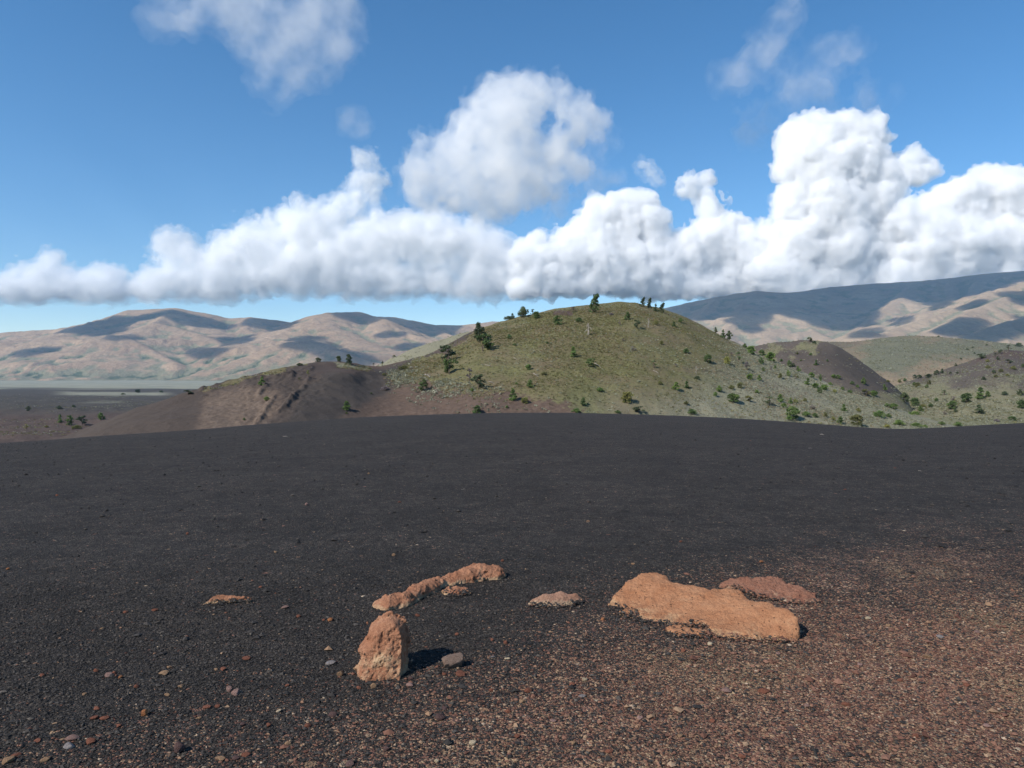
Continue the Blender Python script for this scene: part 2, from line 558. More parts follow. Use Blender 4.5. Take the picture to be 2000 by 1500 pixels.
c1, d1, r1 = grain(95.0, 1.0)
c2, d2, r2 = grain(46.0, .16)
c3, d3, r3 = grain(20.0, .022)
col = m.mix(r2, c1, c2)
col = m.mix(m.math('MULTIPLY', r3, m.math('LESS_THAN', d3, .55)), col, c3)
big = m.noise(p, .55, 4, .6)
for sc_, lo_, hi_ in ((23.0, .70, 1.30), (8.0, .80, 1.20), (3.0, .86, 1.14)):
    vv = m.n('ShaderNodeTexVoronoi', {'Vector': p, 'Scale': sc_}, feature='F1')
    col = m.mix(1.0, col, m.ramp(m.n('ShaderNodeSeparateColor', {'Color': vv.outputs['Color']}).outputs[0], [(0, lo_), (1, hi_)]), 'MULTIPLY')
col = m.mix(1.0, col, m.ramp(big, [(.3, .84), (.7, 1.15)]), 'MULTIPLY')
big2 = m.noise(m.n('ShaderNodeVectorMath', {0: p, 1: (.25, 1.2, 1)}, operation='MULTIPLY').outputs[0], 2.6, 5, .65)
col = m.mix(1.0, col, m.ramp(big2, [(.3, .86), (.7, 1.12)]), 'MULTIPLY')
h = m.math('ADD', m.math('MULTIPLY', d1, -.010), m.math('MULTIPLY', d2, -.012))
h = m.math('ADD', h, m.math('MULTIPLY', m.noise(p, 9, 6, .7), .05))
nrm = m.bump(h, .9, 1.0)
M_CINDER = m.surf(col, .92, nrm, .25)
me = make_mesh('cinder_ground', gv, [gf, gt], M_CINDER, True, {'red': red, 'tan': tanm})
if me.polygons[10].normal.z < 0: me.flip_normals()
tag(mesh_obj('ground', me), kind='structure')


# ---- ridge sheets: a crest line with a front slope, a back slope and a foot
def ridge_sheet(name, crest, toe, step, rows, mat, prof=None, rough=((8.0, .4), (2.2, .12)), back=70.0, zback=-30.0, urange=None, sm=8.0, paint=None, seed=0, edge_noise=1.0, bumpf=None):
    u0, u1 = urange or (crest[0][0], crest[-1][0])
    us = np.arange(u0, u1 + step, step)
    vt = smooth_interp(us, crest, 1, sm)
    Yr = smooth_interp(us, crest, 2, sm * 4)
    Yt = smooth_interp(us, toe, 1, sm * 4)
    zt = smooth_interp(us, toe, 2, sm * 4)
    ztop = EYE + (HV - vt) / F * Yr
    t = np.linspace(0, 1, rows)
    Ys = Yt[:, None] + (Yr - Yt)[:, None] * t[None, :]
    prof = prof or (lambda q: q * (1.5 - .5 * q))
    Zs = zt[:, None] + (ztop - zt)[:, None] * prof(t)[None, :]
    tb = np.linspace(0, 1, 26)[1:]
    Yb = Yr[:, None] + back * tb[None, :]
    slope_end = (ztop - zt) / (Yr - Yt) * .5
    Zb = ztop[:, None] + slope_end[:, None] * (back * tb * (1 - tb) ** 2)[None, :] * .3 - (ztop - zback)[:, None] * (tb ** 1.7)[None, :]
    Y = np.concatenate([Ys, Yb], 1); Z = np.concatenate([Zs, Zb], 1)
    tt = np.concatenate([np.repeat(t[None], len(us), 0), np.repeat(1 + tb[None], len(us), 0)], 1)
    X = (us[:, None] - 1000) / F * Y
    q = xy3(X, Y)
    N = 0
    for i, (wl, a) in enumerate(rough):
        N = N + a * fbm(q / wl, 3, seed + 3 * i).reshape(X.shape)
    Z = Z + N * (sstep(0, .1, tt) if edge_noise else 1)
    P = np.stack([X.ravel(), Y.ravel(), Z.ravel()], 1)
    if bumpf is not None:
        u, v = uv_of(P)
        P[:, 2] += bumpf(u, v, P, tt.ravel())
    u, v = uv_of(P)
    attrs = paint(u, v, P, tt.ravel()) if paint else {}
    me = make_mesh(name, P, grid_faces(*X.shape), mat, True, attrs)
    n = np.zeros(len(me.polygons) * 3); me.polygons.foreach_get('normal', n)
    if n[2::3].mean() < 0: me.flip_normals()
    o = mesh_obj(name, me)
    tag(o, kind='structure')
    return o, P, attrs, us


def slope_mat(name, soil, veg, pale, black, redc, tan, fine=1.6, bump=.35):
    m = NT(name)
    p = m.pos()
    n1 = m.noise(p, .12, 5, .6)
    n2 = m.noise(p, fine, 5, .65)
    n3 = m.noise(p, fine * 4.2, 3, .6)
    soilc = m.mix(m.ramp(n2, [(.35, 0), (.68, 1)]), soil[0], soil[1])
    soilc = m.mix(m.attr('tan'), soilc, m.mix(m.ramp(n2, [(.4, 0), (.66, 1)]), tan[0], tan[1]))
    soilc = m.mix(m.attr('red'), soilc, m.mix(m.ramp(n3, [(.4, 0), (.66, 1)]), redc[0], redc[1]))
    soilc = m.mix(m.attr('black'), soilc, m.mix(m.ramp(n3, [(.35, 0), (.75, 1)]), black[0], black[1]))
    v1 = m.mix(m.ramp(n2, [(.36, 0), (.64, 1)]), veg[0], veg[1])
    v1 = m.mix(m.ramp(n1, [(.40, 0), (.65, .7)]), v1, veg[2])
    v2 = m.mix(m.ramp(n3, [(.38, 0), (.62, 1)]), pale[0], pale[1])
    vegc = m.mix(m.attr('pale'), v1, v2)
    edge = m.math('ADD', m.attr('veg'), m.math('MULTIPLY', m.math('SUBTRACT', m.math('ADD', m.math('MULTIPLY', n2, .6), m.math('MULTIPLY', n3, .4)), .5), 1.7))
    col = m.mix(m.ramp(edge, [(.40, 0), (.62, 1)]), soilc, vegc)
    hgt = m.math('ADD', m.math('MULTIPLY', n2, .5), m.math('MULTIPLY', n3, .22))
    return m.surf(col, .95, m.bump(hgt, bump, 1.0), .1)


SOIL = ((.084, .058, .044), (.140, .099, .075))
VEG = ((.094, .088, .039), (.162, .156, .070), (.150, .112, .074))
PALE = ((.140, .130, .085), (.29, .280, .205))
BLACK = ((.048, .040, .035), (.084, .071, .061))
REDC = ((.070, .048, .041), (.108, .076, .064))
TANC = ((.125, .090, .067), (.19, .142, .107))
M_HILL = slope_mat('hill_slope', SOIL, VEG, PALE, BLACK, REDC, TANC)

HILL = [(-60, 930, 92), (60, 885, 100), (150, 849, 106), (200, 824, 110), (260, 801, 114), (330, 779, 118), (420, 751, 128), (480, 736, 136), (550, 718, 144), (600, 711, 150), (650, 708, 154), (690, 711, 158), (715, 717, 161),
        (745, 719, 165), (785, 708, 170), (830, 691, 176), (880, 667, 184), (930, 641, 190), (960, 631, 194), (1000, 622, 199), (1050, 609, 205), (1100, 601, 209), (1160, 597, 212), (1210, 592, 214), (1245, 592, 215),
        (1290, 603, 214), (1340, 622, 212), (1400, 650, 208), (1450, 675, 204), (1500, 699, 198), (1560, 727, 191), (1620, 752, 184), (1700, 781, 174), (1760, 800, 166), (1830, 822, 158), (1920, 846, 150), (2000, 870, 144)]
TOE = [(-60, 70, -12), (300, 78, -12), (700, 92, -13), (1200, 100, -15), (1600, 100, -16), (2000, 95, -16)]


def hill_bump(u, v, P, t):
    fr = (t <= 1)
    b = 1.3 * np.exp(-((u - 690) / 75) ** 2 - ((v - 737) / 13) ** 2) * fr
    # broken lava ledges on the brown shoulder
    led = np.zeros_like(u)
    for (a, c, w, dep) in (((480, 742), (570, 734), 5, .9), ((485, 850), (540, 770), 4, .55), ((545, 805), (605, 742), 4, .7), ((505, 770), (520, 755), 4, .6), ((395, 757), (420, 750), 5, .5), ((560, 735), (610, 720), 5, .5)):
        ex, ey = c[0] - a[0], c[1] - a[1]
        tq = np.clip(((u - a[0]) * ex + (v - a[1]) * ey) / (ex * ex + ey * ey), 0, 1)
        d = np.hypot(u - a[0] - ex * tq, v - a[1] - ey * tq) + 3.5 * vnoise(np.stack([u * .09, v * .09, 0 * u], 1), 5)
        led += dep * np.exp(-(d / w) ** 2)
    rub = mask(u, v, [(470, 740), (620, 722), (640, 760), (600, 800), (540, 830), (470, 850)], 12, 8)
    b += fr * (.62 * led * (1 + .8 * vnoise(P * .9, 2)) + rub * (.16 * np.abs(vnoise(P * .8, 6)) + .10 * vnoise(P * 2.1, 7)))
    tn = mask(u, v, [(380, 760), (470, 745), (560, 760), (540, 835), (380, 850)], 20, 8)
    b += fr * tn * .07 * vnoise(P * 1.3, 8)
    return b


def hill_paint(u, v, P, t):
    veg = mask(u, v, [(935, 640), (905, 668), (862, 690), (800, 716), (775, 728), (770, 745), (840, 752), (870, 768), (930, 775), (1040, 785), (1120, 800), (1150, 830), (2100, 900), (2100, 500), (1000, 560)], 16, 14, seed=2)
    thin = mask(u, v, [(760, 735), (900, 735), (1060, 770), (1150, 795), (1150, 840), (900, 840), (760, 840)], 20, 12, seed=4)
    veg = veg * (1 - .45 * thin)
    patch = mask(u, v, [(1480, 735), (1560, 750), (1600, 775), (1560, 785), (1480, 765)], 12, 10, seed=6)
    patch2 = mask(u, v, [(1080, 606), (1120, 604), (1120, 618), (1080, 616)], 5, 3, seed=7)
    veg = veg * (1 - .42 * patch) * (1 - .9 * patch2)
    pale = np.clip(sstep(1330, 1560, u + 1.1 * (v - 700)) + .35 * sstep(740, 800, v) * sstep(1000, 1250, u), 0, 1) * .85
    skirt = mask(u, v, [(1440, 670), (1500, 694), (1620, 745), (1720, 780), (1640, 790), (1560, 755), (1470, 700)], 8, 6, seed=9)
    pale = np.maximum(pale, skirt)
    veg = np.maximum(veg, skirt)
    # a fringe of green along the top of the brown shoulder
    fringe = mask(u, v, [(380, 768), (450, 744), (560, 715), (600, 709), (600, 713), (540, 727), (480, 742), (420, 760)], 4, 5, seed=11)
    fringe2 = mask(u, v, [(650, 706), (720, 716), (728, 724), (700, 723), (660, 716)], 4, 3, seed=12)
    veg = np.maximum(veg, .75 * np.maximum(fringe, fringe2))
    pale = np.maximum(pale, .6 * fringe2)
    black0 = .74 * (1 - sstep(560, 800, u))
    black = mask(u, v, [(548, 835), (575, 785), (585, 757), (605, 742), (640, 728), (700, 724), (745, 720), (790, 707), (850, 682), (905, 654), (928, 643), (915, 662), (865, 692), (805, 718), (780, 735), (765, 765), (720, 790), (640, 835)], 10, 7, seed=13)
    black2 = mask(u, v, [(200, 826), (330, 790), (390, 785), (370, 830), (300, 850)], 22, 14, seed=14)
    redm = mask(u, v, [(560, 728), (600, 709), (700, 711), (735, 722), (650, 726), (610, 738), (570, 745)], 6, 5, seed=15)
    redm = np.maximum(redm, .8 * mask(u, v, [(860, 676), (930, 640), (945, 640), (905, 662), (870, 682)], 4, 3, seed=16))
    redm = np.maximum(redm, .7 * mask(u, v, [(270, 800), (340, 776), (400, 768), (380, 780), (290, 805)], 8, 6, seed=17))
    redm = np.maximum(redm, patch2)
    tan = mask(u, v, [(385, 850), (392, 800), (410, 765), (470, 750), (545, 760), (545, 790), (520, 830), (480, 860)], 14, 12, seed=18)
    tan = np.maximum(tan, .65 * mask(u, v, [(400, 768), (450, 752), (470, 752), (440, 766), (405, 775)], 5, 4, seed=19))
    gold = mask(u, v, [(1005, 622), (1040, 615), (1072, 617), (1050, 628), (1010, 630)], 5, 4, seed=20)
    return {'veg': veg, 'pale': pale, 'black': np.clip(np.maximum(black + .55 * black2, black0 * (1 - .8 * tan)), 0, 1), 'red': redm, 'tan': np.maximum(tan, gold)}


hill_o, hill_P, hill_A, hill_u = ridge_sheet('hill', HILL, TOE, 2.5, 210, M_HILL, bumpf=hill_bump, paint=hill_paint, rough=((22, .7), (7, .28), (2.2, .10)), back=80, zback=-32, seed=50, sm=7)

# pale grassy hill peeping out behind the dark saddle
h5_o, h5_P, h5_A, h5_u = ridge_sheet('hill', [(560, 770, 300), (660, 740, 305), (725, 721, 310), (760, 703, 315), (800, 684, 320), (850, 667, 325), (900, 652, 330), (950, 640, 335), (1050, 630, 340)],
            [(560, 240, -26), (1050, 250, -16)], 4, 60, M_HILL, paint=lambda u, v, P, t: {'veg': np.ones_like(u), 'pale': np.full_like(u, .85), 'black': 0 * u, 'red': 0 * u, 'tan': np.ones_like(u)}, rough=((15, .5), (3, .2)), back=120, zback=-40, seed=70)


# dark cinder hill beyond the right shoulder
def dark_paint(u, v, P, t):
    veg = mask(u, v, [(1350, 720), (1470, 680), (1600, 672), (1590, 690), (1500, 690), (1530, 715), (1560, 740), (1500, 740)], 22, 22, seed=22)
    veg2 = mask(u, v, [(1560, 725), (1640, 745), (1760, 795), (1600, 830)], 15, 10, seed=23) * .55
    veg2 = np.maximum(veg2, .7 * sstep(752, 792, v + 12 * fbm(np.stack([u * .03, v * .06, 0 * u], 1), 3, 29)))
    bl = mask(u, v, [(1510, 686), (1600, 684), (1640, 680), (1800, 770), (1760, 790), (1640, 730)], 14, 5, seed=24) * .55
    return {'veg': np.clip(.85 * veg + veg2, 0, 1), 'pale': .3 + 0 * u, 'black': bl, 'red': .1 + 0 * u, 'tan': 0 * u}


M_DARK = slope_mat('dark_slope', ((.080, .066, .055), (.125, .104, .086)), VEG, PALE, BLACK, ((.085, .058, .049), (.12, .082, .070)), TANC, fine=1.1)
h2_o, h2_P, h2_A, h2_u = ridge_sheet('hill', [(1230, 720, 330), (1330, 702, 330), (1400, 690, 330), (1470, 676, 330), (1520, 668, 328), (1565, 665, 326), (1600, 667, 322), (1630, 675, 318), (1662, 694, 314), (1700, 721, 310), (1740, 749, 304), (1762, 770, 300), (1782, 796, 296), (1800, 822, 292), (1830, 850, 285), (1910, 900, 270)],
            [(1230, 235, -17), (1910, 240, -18)], 3, 90, M_DARK, paint=dark_paint, rough=((25, .8), (6, .3), (2, .12)), back=100, zback=-30, seed=80)


# red-brown cinder hill at the right edge
def right_paint(u, v, P, t):
    veg = .62 * sstep(725, 790, v + 26 * fbm(np.stack([u * .022, v * .05, 0 * u], 1), 4, 25)) + .26
    rd = mask(u, v, [(1900, 705), (1965, 683), (2200, 690), (2200, 705), (1960, 698)], 9, 6, seed=26)
    return {'veg': veg * (1 - .7 * rd), 'pale': .45 + 0 * u, 'black': .15 + 0 * u, 'red': rd, 'tan': 0 * u}


h3_o, h3_P, h3_A, h3_u = ridge_sheet('hill', [(1640, 800, 390), (1720, 768, 395), (1775, 746, 400), (1815, 733, 405), (1850, 720, 410), (1905, 702, 418), (1950, 686, 424), (1970, 683, 426), (2000, 687, 430), (2060, 692, 435), (2150, 700, 440), (2300, 715, 440)],
            [(1640, 250, -18.2), (2300, 255, -18.2)], 4, 100, M_DARK, paint=right_paint, rough=((25, 1.0), (7, .4), (2.2, .15)), back=140, zback=-30, seed=90)

# broad sage hill across the valley
M_SAGE = slope_mat('sage_slope', ((.16, .12, .08), (.27, .205, .135)), ((.085, .085, .052), (.15, .145, .09), (.18, .15, .10)), ((.080, .086, .056), (.21, .205, .14)), ((.07, .065, .055), (.10, .09, .075)), REDC, ((.2, .15, .10), (.31, .24, .155)), fine=.20, bump=.9)


def sage_paint(u, v, P, t):
    n = fbm(np.stack([u * .012, v * .04, 0 * u], 1), 4, 27)
    return {'veg': np.clip(.62 + .5 * n - .35 * sstep(690, 735, v), 0, 1), 'pale': .7 + 0 * u, 'black': .45 * sstep(.3, .7, fbm(np.stack([u * .008, v * .035, 0 * u], 1), 3, 28)), 'red': 0 * u, 'tan': .55 * sstep(680, 730, v)}


h4_o, h4_P, h4_A, h4_u = ridge_sheet('hill', [(1380, 690, 1280), (1500, 674, 1290), (1600, 667, 1300), (1662, 667, 1300), (1724, 660, 1300), (1786, 656, 1300), (1869, 660, 1310), (1941, 667, 1320), (2000, 674, 1330), (2200, 690, 1340), (2500, 705, 1350)],
            [(1380, 830, -18.5), (2500, 830, -18.5)], 4, 90, M_SAGE, paint=sage_paint, rough=((90, 2.4), (25, .8)), back=500, zback=-50, seed=100, sm=14)

# ---- valley floor and plain: one sheet out to the mountains
us = np.arange(-520, 2521, 7.0)
Ys = np.geomspace(58, 12600, 330)
UU, YY = np.meshgrid(us, Ys, indexing='ij')
zl = np.interp(np.log(YY), np.log([58, 250, 600, 1800, 6500, 12600]), [-21, -23.5, -31, -46, -80, -80])
zr = np.interp(np.log(YY), np.log([58, 1400, 3000, 6500, 12600]), [-16, -16, -40, -80, -80])
wr = sstep(600, 1050, UU)
XX = (UU - 1000) / F * YY
ZZ = zl * (1 - wr) + zr * wr
q = xy3(XX, YY)
lump = (1 - wr) * sstep(120, 200, YY) * (1 - sstep(900, 2200, YY))
ZZ = ZZ + lump * (2.2 * fbm(q / 38, 4, 60) + .9 * np.abs(fbm(q / 9, 3, 64))).reshape(XX.shape)
ZZ = ZZ + wr * (1 - sstep(700, 1500, YY)) * (.7 * fbm(q / 28, 3, 66) + .2 * fbm(q / 6, 3, 68)).reshape(XX.shape)
PP = np.stack([XX.ravel(), YY.ravel(), ZZ.ravel()], 1)
uu, vv = uv_of(PP)
nz = fbm(np.stack([uu * .006, vv * .12, 0 * uu], 1), 4, 70)
nf = fbm(np.stack([uu * .02, vv * .35, 0 * uu], 1), 4, 74)
plain = 1 - sstep(756, 762, vv + 2.5 * nz)
strip = (1 - sstep(2.0, 4.5, np.abs(vv - 768 - 2 * nz))) * sstep(90, 150, uu) * (1 - sstep(300, 350, uu)) * .8
strip2 = (1 - sstep(.8, 2.2, np.abs(vv - 786 + .01 * (uu - 200)))) * sstep(150, 185, uu) * (1 - sstep(230, 250, uu)) * .4
darkline = (1 - sstep(.6, 1.6, np.abs(vv - 757 - .01 * uu))) * .5
wv = sstep(600, 1050, uu)
lav = (1 - wv)
m = NT('valley_floor')
p = m.pos()
n0 = m.noise(p, .012, 6, .6)
n1 = m.noise(p, .09, 6, .65)
n2 = m.noise(p, .9, 5, .65)
n3 = m.noise(p, 3.2, 4, .6)
lava = m.mix(m.ramp(n1, [(.36, 0), (.64, 1)]), (.041, .036, .034), (.074, .066, .058))
lava = m.mix(m.ramp(n2, [(.45, 0), (.7, 1)]), lava, (.105, .094, .072))
near = m.mix(m.ramp(n2, [(.38, 0), (.62, 1)]), (.062, .044, .037), (.115, .084, .068))
lava = m.mix(m.attr('near'), lava, near)
lava = m.mix(m.math('MULTIPLY', m.attr('pale'), 1.0, True), lava, m.mix(m.ramp(n0, [(.38, 0), (.62, 1)]), (.20, .205, .155), (.30, .29, .215)))
sg = m.mix(m.ramp(n2, [(.4, 0), (.58, 1)]), (.13, .105, .065), (.235, .23, .15))
sg = m.mix(m.ramp(n3, [(.42, 0), (.66, 1)]), sg, (.12, .135, .06))
colr = m.mix(m.attr('sage'), lava, sg)
hgt = m.math('ADD', m.math('MULTIPLY', n2, .8), m.math('MULTIPLY', n3, .3))
M_VALLEY = m.surf(colr, .95, m.bump(hgt, .5, 1.0), .1)
me = make_mesh('valley_floor', PP, grid_faces(*XX.shape), M_VALLEY, True, {'pale': np.clip(plain + strip + strip2 - darkline, 0, 1) * lav, 'sage': wv, 'near': lav * sstep(795, 815, vv + 6 * nz)})
n = np.zeros(len(me.polygons) * 3); me.polygons.foreach_get('normal', n)
if n[2::3].mean() < 0: me.flip_normals()
valley_o = tag(mesh_obj('valley_floor', me), kind='structure')
print('terrain', round(time.time() - T0, 1))
# ---------------------------------------------------------------- mountains
def mountain_mat(name, tans, greens, shrub):
    m = NT(name)
    p = m.pos()
    n0 = m.noise(p, .0016, 6, .6)
    n1 = m.noise(p, .007, 6, .65)
    n2 = m.noise(p, .035, 4, .6)
    c = m.mix(m.ramp(n0, [(.35, 0), (.62, 1)]), tans[0], tans[1])
    c = m.mix(m.ramp(n1, [(.42, 0), (.7, .8)]), c, tans[2])
    g = m.math('ADD', m.attr('gully'), m.math('MULTIPLY', m.math('SUBTRACT', n1, .5), 1.1))
    c = m.mix(m.ramp(g, [(.30, 0), (.68, 1)]), c, m.mix(n2, greens[0], greens[1]))
    c = m.mix(m.ramp(m.math('ADD', m.attr('scrub'), m.math('MULTIPLY', m.math('SUBTRACT', n2, .5), 1.6)), [(.55, 0), (.75, .85)]), c, shrub)
    c = m.mix(1.0, c, m.ramp(n2, [(.25, .82), (.75, 1.15)]), 'MULTIPLY')
    return m.surf(c, .95, m.bump(m.math('ADD', m.math('MULTIPLY', n1, 40), m.math('MULTIPLY', n2, 8)), .8, 1.0), .05)


def mountains(name, urange, Yrange, ridges, slope, zbase, mat, step=3.0, rows=230, k=16.0, noise_amp=1.0, seed=0):
    us = np.arange(urange[0], urange[1] + step, step)
    Ys = np.linspace(Yrange[0], Yrange[1], rows)
    U, Y = np.meshgrid(us, Ys, indexing='ij')
    X = (U - 1000) / F * Y
    q = xy3(X, Y)
    # gullies: warp the ground plan so that flanks break into spurs
    wx = (40 * fbm(q / 620, 3, seed + 1) + 26 * fbm(q / 200, 3, seed + 4)).reshape(X.shape)
    wy = (40 * fbm(q / 620, 3, seed + 7) + 26 * fbm(q / 200, 3, seed + 10)).reshape(X.shape)
    best = np.full(X.shape, zbase - 120.0)
    crestd = np.full(X.shape, 1e9)
    acc = np.zeros(X.shape)
    for rd in ridges:
        sl = slope
        pts = [at(*q3) for q3 in rd]
        zr_ = np.full(X.shape, -1e9)
        for a, b in zip(pts[:-1], pts[1:]):
            ex, ey = b[0] - a[0], b[1] - a[1]
            L2 = ex * ex + ey * ey
            t = np.clip(((X - a[0]) * ex + (Y - a[1]) * ey) / L2, 0, 1)
            dx, dy = X - a[0] - ex * t, Y - a[1] - ey * t
            d0 = np.hypot(dx, dy)
            fade = sstep(20, 260, d0)
            d = np.hypot(dx + wx * fade, dy + wy * fade)
            z = a[2] + (b[2] - a[2]) * t
            fall = sl * (np.sqrt(d * d + 22 ** 2) - 22)
            zz = z - fall + .00009 * np.minimum(d, 1600) ** 2 * .9
            zr_ = np.maximum(zr_, zz)
            crestd = np.minimum(crestd, d0)
        acc += np.exp(np.clip((zr_ - 0) / k, -60, 60) - 0)
        best = np.maximum(best, zr_)
    # log-sum-exp around the running maximum, so valleys and crests round off
    acc = np.zeros(X.shape)
    Z = best
    gul = (1 - np.abs(fbm(q / 330, 4, seed + 20)) * 2).reshape(X.shape)
    fd = sstep(30, 320, crestd)
    Z = Z - noise_amp * fd * 24 * np.clip(gul, -1, 1) - noise_amp * fd * 13 * (1 - np.abs(fbm(q / 130 + .004 * np.stack([wx.ravel(), wy.ravel(), 0 * wx.ravel()], 1), 3, seed + 50)) * 2).reshape(X.shape).clip(-1, 1) + noise_amp * 7 * (fbm(q / 80, 4, seed + 30)).reshape(X.shape) * (.8 + .2 * fd)
    # smooth a little
    for _ in range(1):
        Zp = np.pad(Z, 1, mode='edge')
        Z = .5 * Z + .125 * (Zp[:-2, 1:-1] + Zp[2:, 1:-1] + Zp[1:-1, :-2] + Zp[1:-1, 2:])
    fl = zbase + 14 * fbm(q / 500, 3, seed + 40).reshape(X.shape) * 0
    Z = fl + 22 * np.logaddexp(0, (Z - fl) / 22) - 6
    lap = Z * 0
    w = 6
    Zp = np.pad(Z, w, mode='edge')
    mean = .25 * (Zp[:-2 * w, w:-w] + Zp[2 * w:, w:-w] + Zp[w:-w, :-2 * w] + Zp[w:-w, 2 * w:])
    lap = (mean - Z) / 12.0
    low = 1 - sstep(20, 330, Z - zbase)
    gully = np.clip(.18 + .5 * lap + .42 * low, 0, 1)
    scrub = np.clip(.95 * sstep(.35, 1.3, lap) * (1 - sstep(150, 450, Z - zbase)) + 0 * Z, 0, 1)
    P = np.stack([X.ravel(), Y.ravel(), Z.ravel()], 1)
    me = make_mesh(name, P, grid_faces(*X.shape), mat, True, {'gully': gully, 'scrub': scrub})
    n = np.zeros(len(me.polygons) * 3); me.polygons.foreach_get('normal', n)
    if n[2::3].mean() < 0: me.flip_normals()
    return tag(mesh_obj(name, me), kind='structure')


M_MTN = mountain_mat('mountain_slope', ((.28, .192, .125), (.385, .275, .18), (.225, .17, .118)), ((.175, .165, .10), (.22, .205, .135)), (.06, .085, .045))
M_MTN2 = mountain_mat('mountain_slope_far', ((.33, .24, .165), (.42, .315, .21), (.29, .23, .16)), ((.20, .195, .125), (.28, .255, .165)), (.08, .10, .055))

left_o = mountains('mountain', (-330, 1180), (5300, 10600), [
    [(-400, 678, 8500), (-250, 668, 8600), (-100, 655, 8600), (0, 649, 8700), (50, 645, 8800), (125, 641, 8900), (200, 622, 9000), (250, 605, 9000), (300, 603, 9000), (342, 600, 9000), (400, 611, 9100), (450, 621, 9200), (490, 618, 9100), (565, 628, 9300), (640, 632, 9400)],
    [(342, 600, 9000), (320, 618, 8500), (302, 629, 8100), (350, 640, 8000), (410, 657, 7800), (457, 679, 7500), (472, 702, 7200)],
    [(302, 629, 8100), (265, 655, 7800)],
    [(17, 738, 6500), (75, 712, 6800), (175, 675, 7200), (218, 653, 7500), (240, 654, 7500), (275, 671, 7250), (325, 698, 6850), (346, 708, 6600)],
    [(218, 653, 7500), (205, 690, 7000), (178, 728, 6500)],
    [(240, 654, 7500), (250, 695, 6900), (222, 735, 6400)],
    [(130, 642, 8800), (60, 654, 8400), (0, 667, 8100), (-120, 695, 7600)],
    [(150, 660, 8300), (90, 690, 7600), (30, 722, 6900)],
    [(-60, 680, 7900), (-20, 705, 7300), (25, 730, 6800)],
    [(400, 611, 9100), (385, 632, 8600), (440, 655, 8200)],
    [(490, 618, 9100), (478, 640, 8600), (505, 655, 8300)],
    [(560, 632, 8500), (600, 618, 8450), (638, 610, 8400), (662, 609, 8500), (705, 608, 8900), (735, 618, 9000), (765, 618, 9400), (805, 625, 9500), (850, 634, 9500), (900, 634, 9600), (960, 627, 9700), (1050, 625, 9700), (1200, 640, 9700)],
    [(638, 610, 8400), (560, 641, 7900), (480, 673, 7400), (380, 706, 6900), (270, 733, 6450), (200, 743, 6300)],
    [(638, 610, 8400), (645, 640, 7900), (695, 665, 7400), (750, 692, 6900), (790, 705, 6600)],
    [(705, 609, 8800), (750, 622, 8300), (787, 646, 7900), (838, 662, 7600), (900, 680, 7200)],
    [(730, 626, 8700), (745, 650, 8000), (760, 675, 7500)],
    [(850, 634, 9500), (870, 650, 8900), (930, 665, 8300)],
    [(385, 737, 5900), (430, 716, 6100), (500, 690, 6400), (550, 670, 6600), (597, 659, 6700), (640, 673, 6500), (675, 690, 6200), (737, 707, 6000), (790, 716, 5900)],
    [(597, 659, 6700), (560, 700, 6200), (520, 735, 5800)],
    [(640, 673, 6500), (625, 710, 6000)],
], .43, -80, M_MTN, seed=200)

right_o = mountains('mountain', (1080, 2330), (4600, 11400), [
    [(1080, 660, 10000), (1250, 620, 10000), (1300, 601, 10000), (1340, 591, 10000), (1400, 579, 10000), (1440, 572, 10000), (1478, 567, 10000), (1520, 571, 10000), (1560, 569, 10200), (1620, 560, 10500), (1700, 553, 10500), (1780, 549, 10500), (1850, 543, 10500), (1920, 534, 10500), (1990, 528, 10500), (2100, 520, 10500), (2350, 520, 10500)],
    [(1478, 568, 10000), (1452, 590, 9400), (1439, 616, 8700), (1420, 640, 8000), (1398, 664, 7300)],
    [(1439, 616, 8700), (1470, 640, 8200), (1492, 657, 7700)],
    [(1400, 580, 10000), (1385, 600, 9300), (1350, 625, 8600), (1330, 650, 7900)],
    [(1560, 571, 10200), (1540, 590, 9600), (1521, 606, 8900), (1549, 625, 8500), (1580, 641, 8000), (1620, 660, 7300)],
    [(1521, 606, 8900), (1506, 630, 8300), (1497, 657, 7600)],
    [(1620, 562, 10500), (1625, 590, 9600), (1650, 620, 8900)],
    [(1700, 555, 10500), (1690, 590, 9600), (1680, 620, 9000)],
    [(1780, 551, 10500), (1768, 568, 9800), (1757, 582, 9200), (1730, 598, 8800), (1700, 622, 8300), (1668, 646, 7700)],
    [(1757, 582, 9200), (1790, 596, 8900), (1824, 612, 8400)],
    [(1850, 545, 10500), (1862, 575, 9500), (1850, 592, 9000)],
    [(1920, 535, 10500), (1900, 570, 9500), (1870, 588, 8900)],
    [(1636, 663, 6000), (1660, 652, 6000), (1676, 645, 6000), (1703, 647, 6000), (1725, 657, 5900)],
    [(2330, 470, 8300), (2150, 500, 8000), (2060, 528, 7800), (2000, 551, 7600), (1950, 568, 7400), (1920, 579, 7200), (1869, 600, 6900), (1817, 617, 6600), (1765, 634, 6300), (1724, 651, 6000), (1690, 664, 5700)],
    [(2150, 640, 6300), (2070, 610, 6700), (2000, 590, 6900), (1966, 578, 7000), (1925, 595, 6700), (1889, 609, 6400), (1850, 630, 6000), (1818, 647, 5700)],
    [(2330, 540, 6000), (2150, 575, 5900), (2080, 596, 5800), (2000, 618, 5600), (1950, 632, 5400), (1910, 646, 5200), (1865, 657, 5000)],
], .43, -80, M_MTN2, seed=300)
print('mountains', round(time.time() - T0, 1))
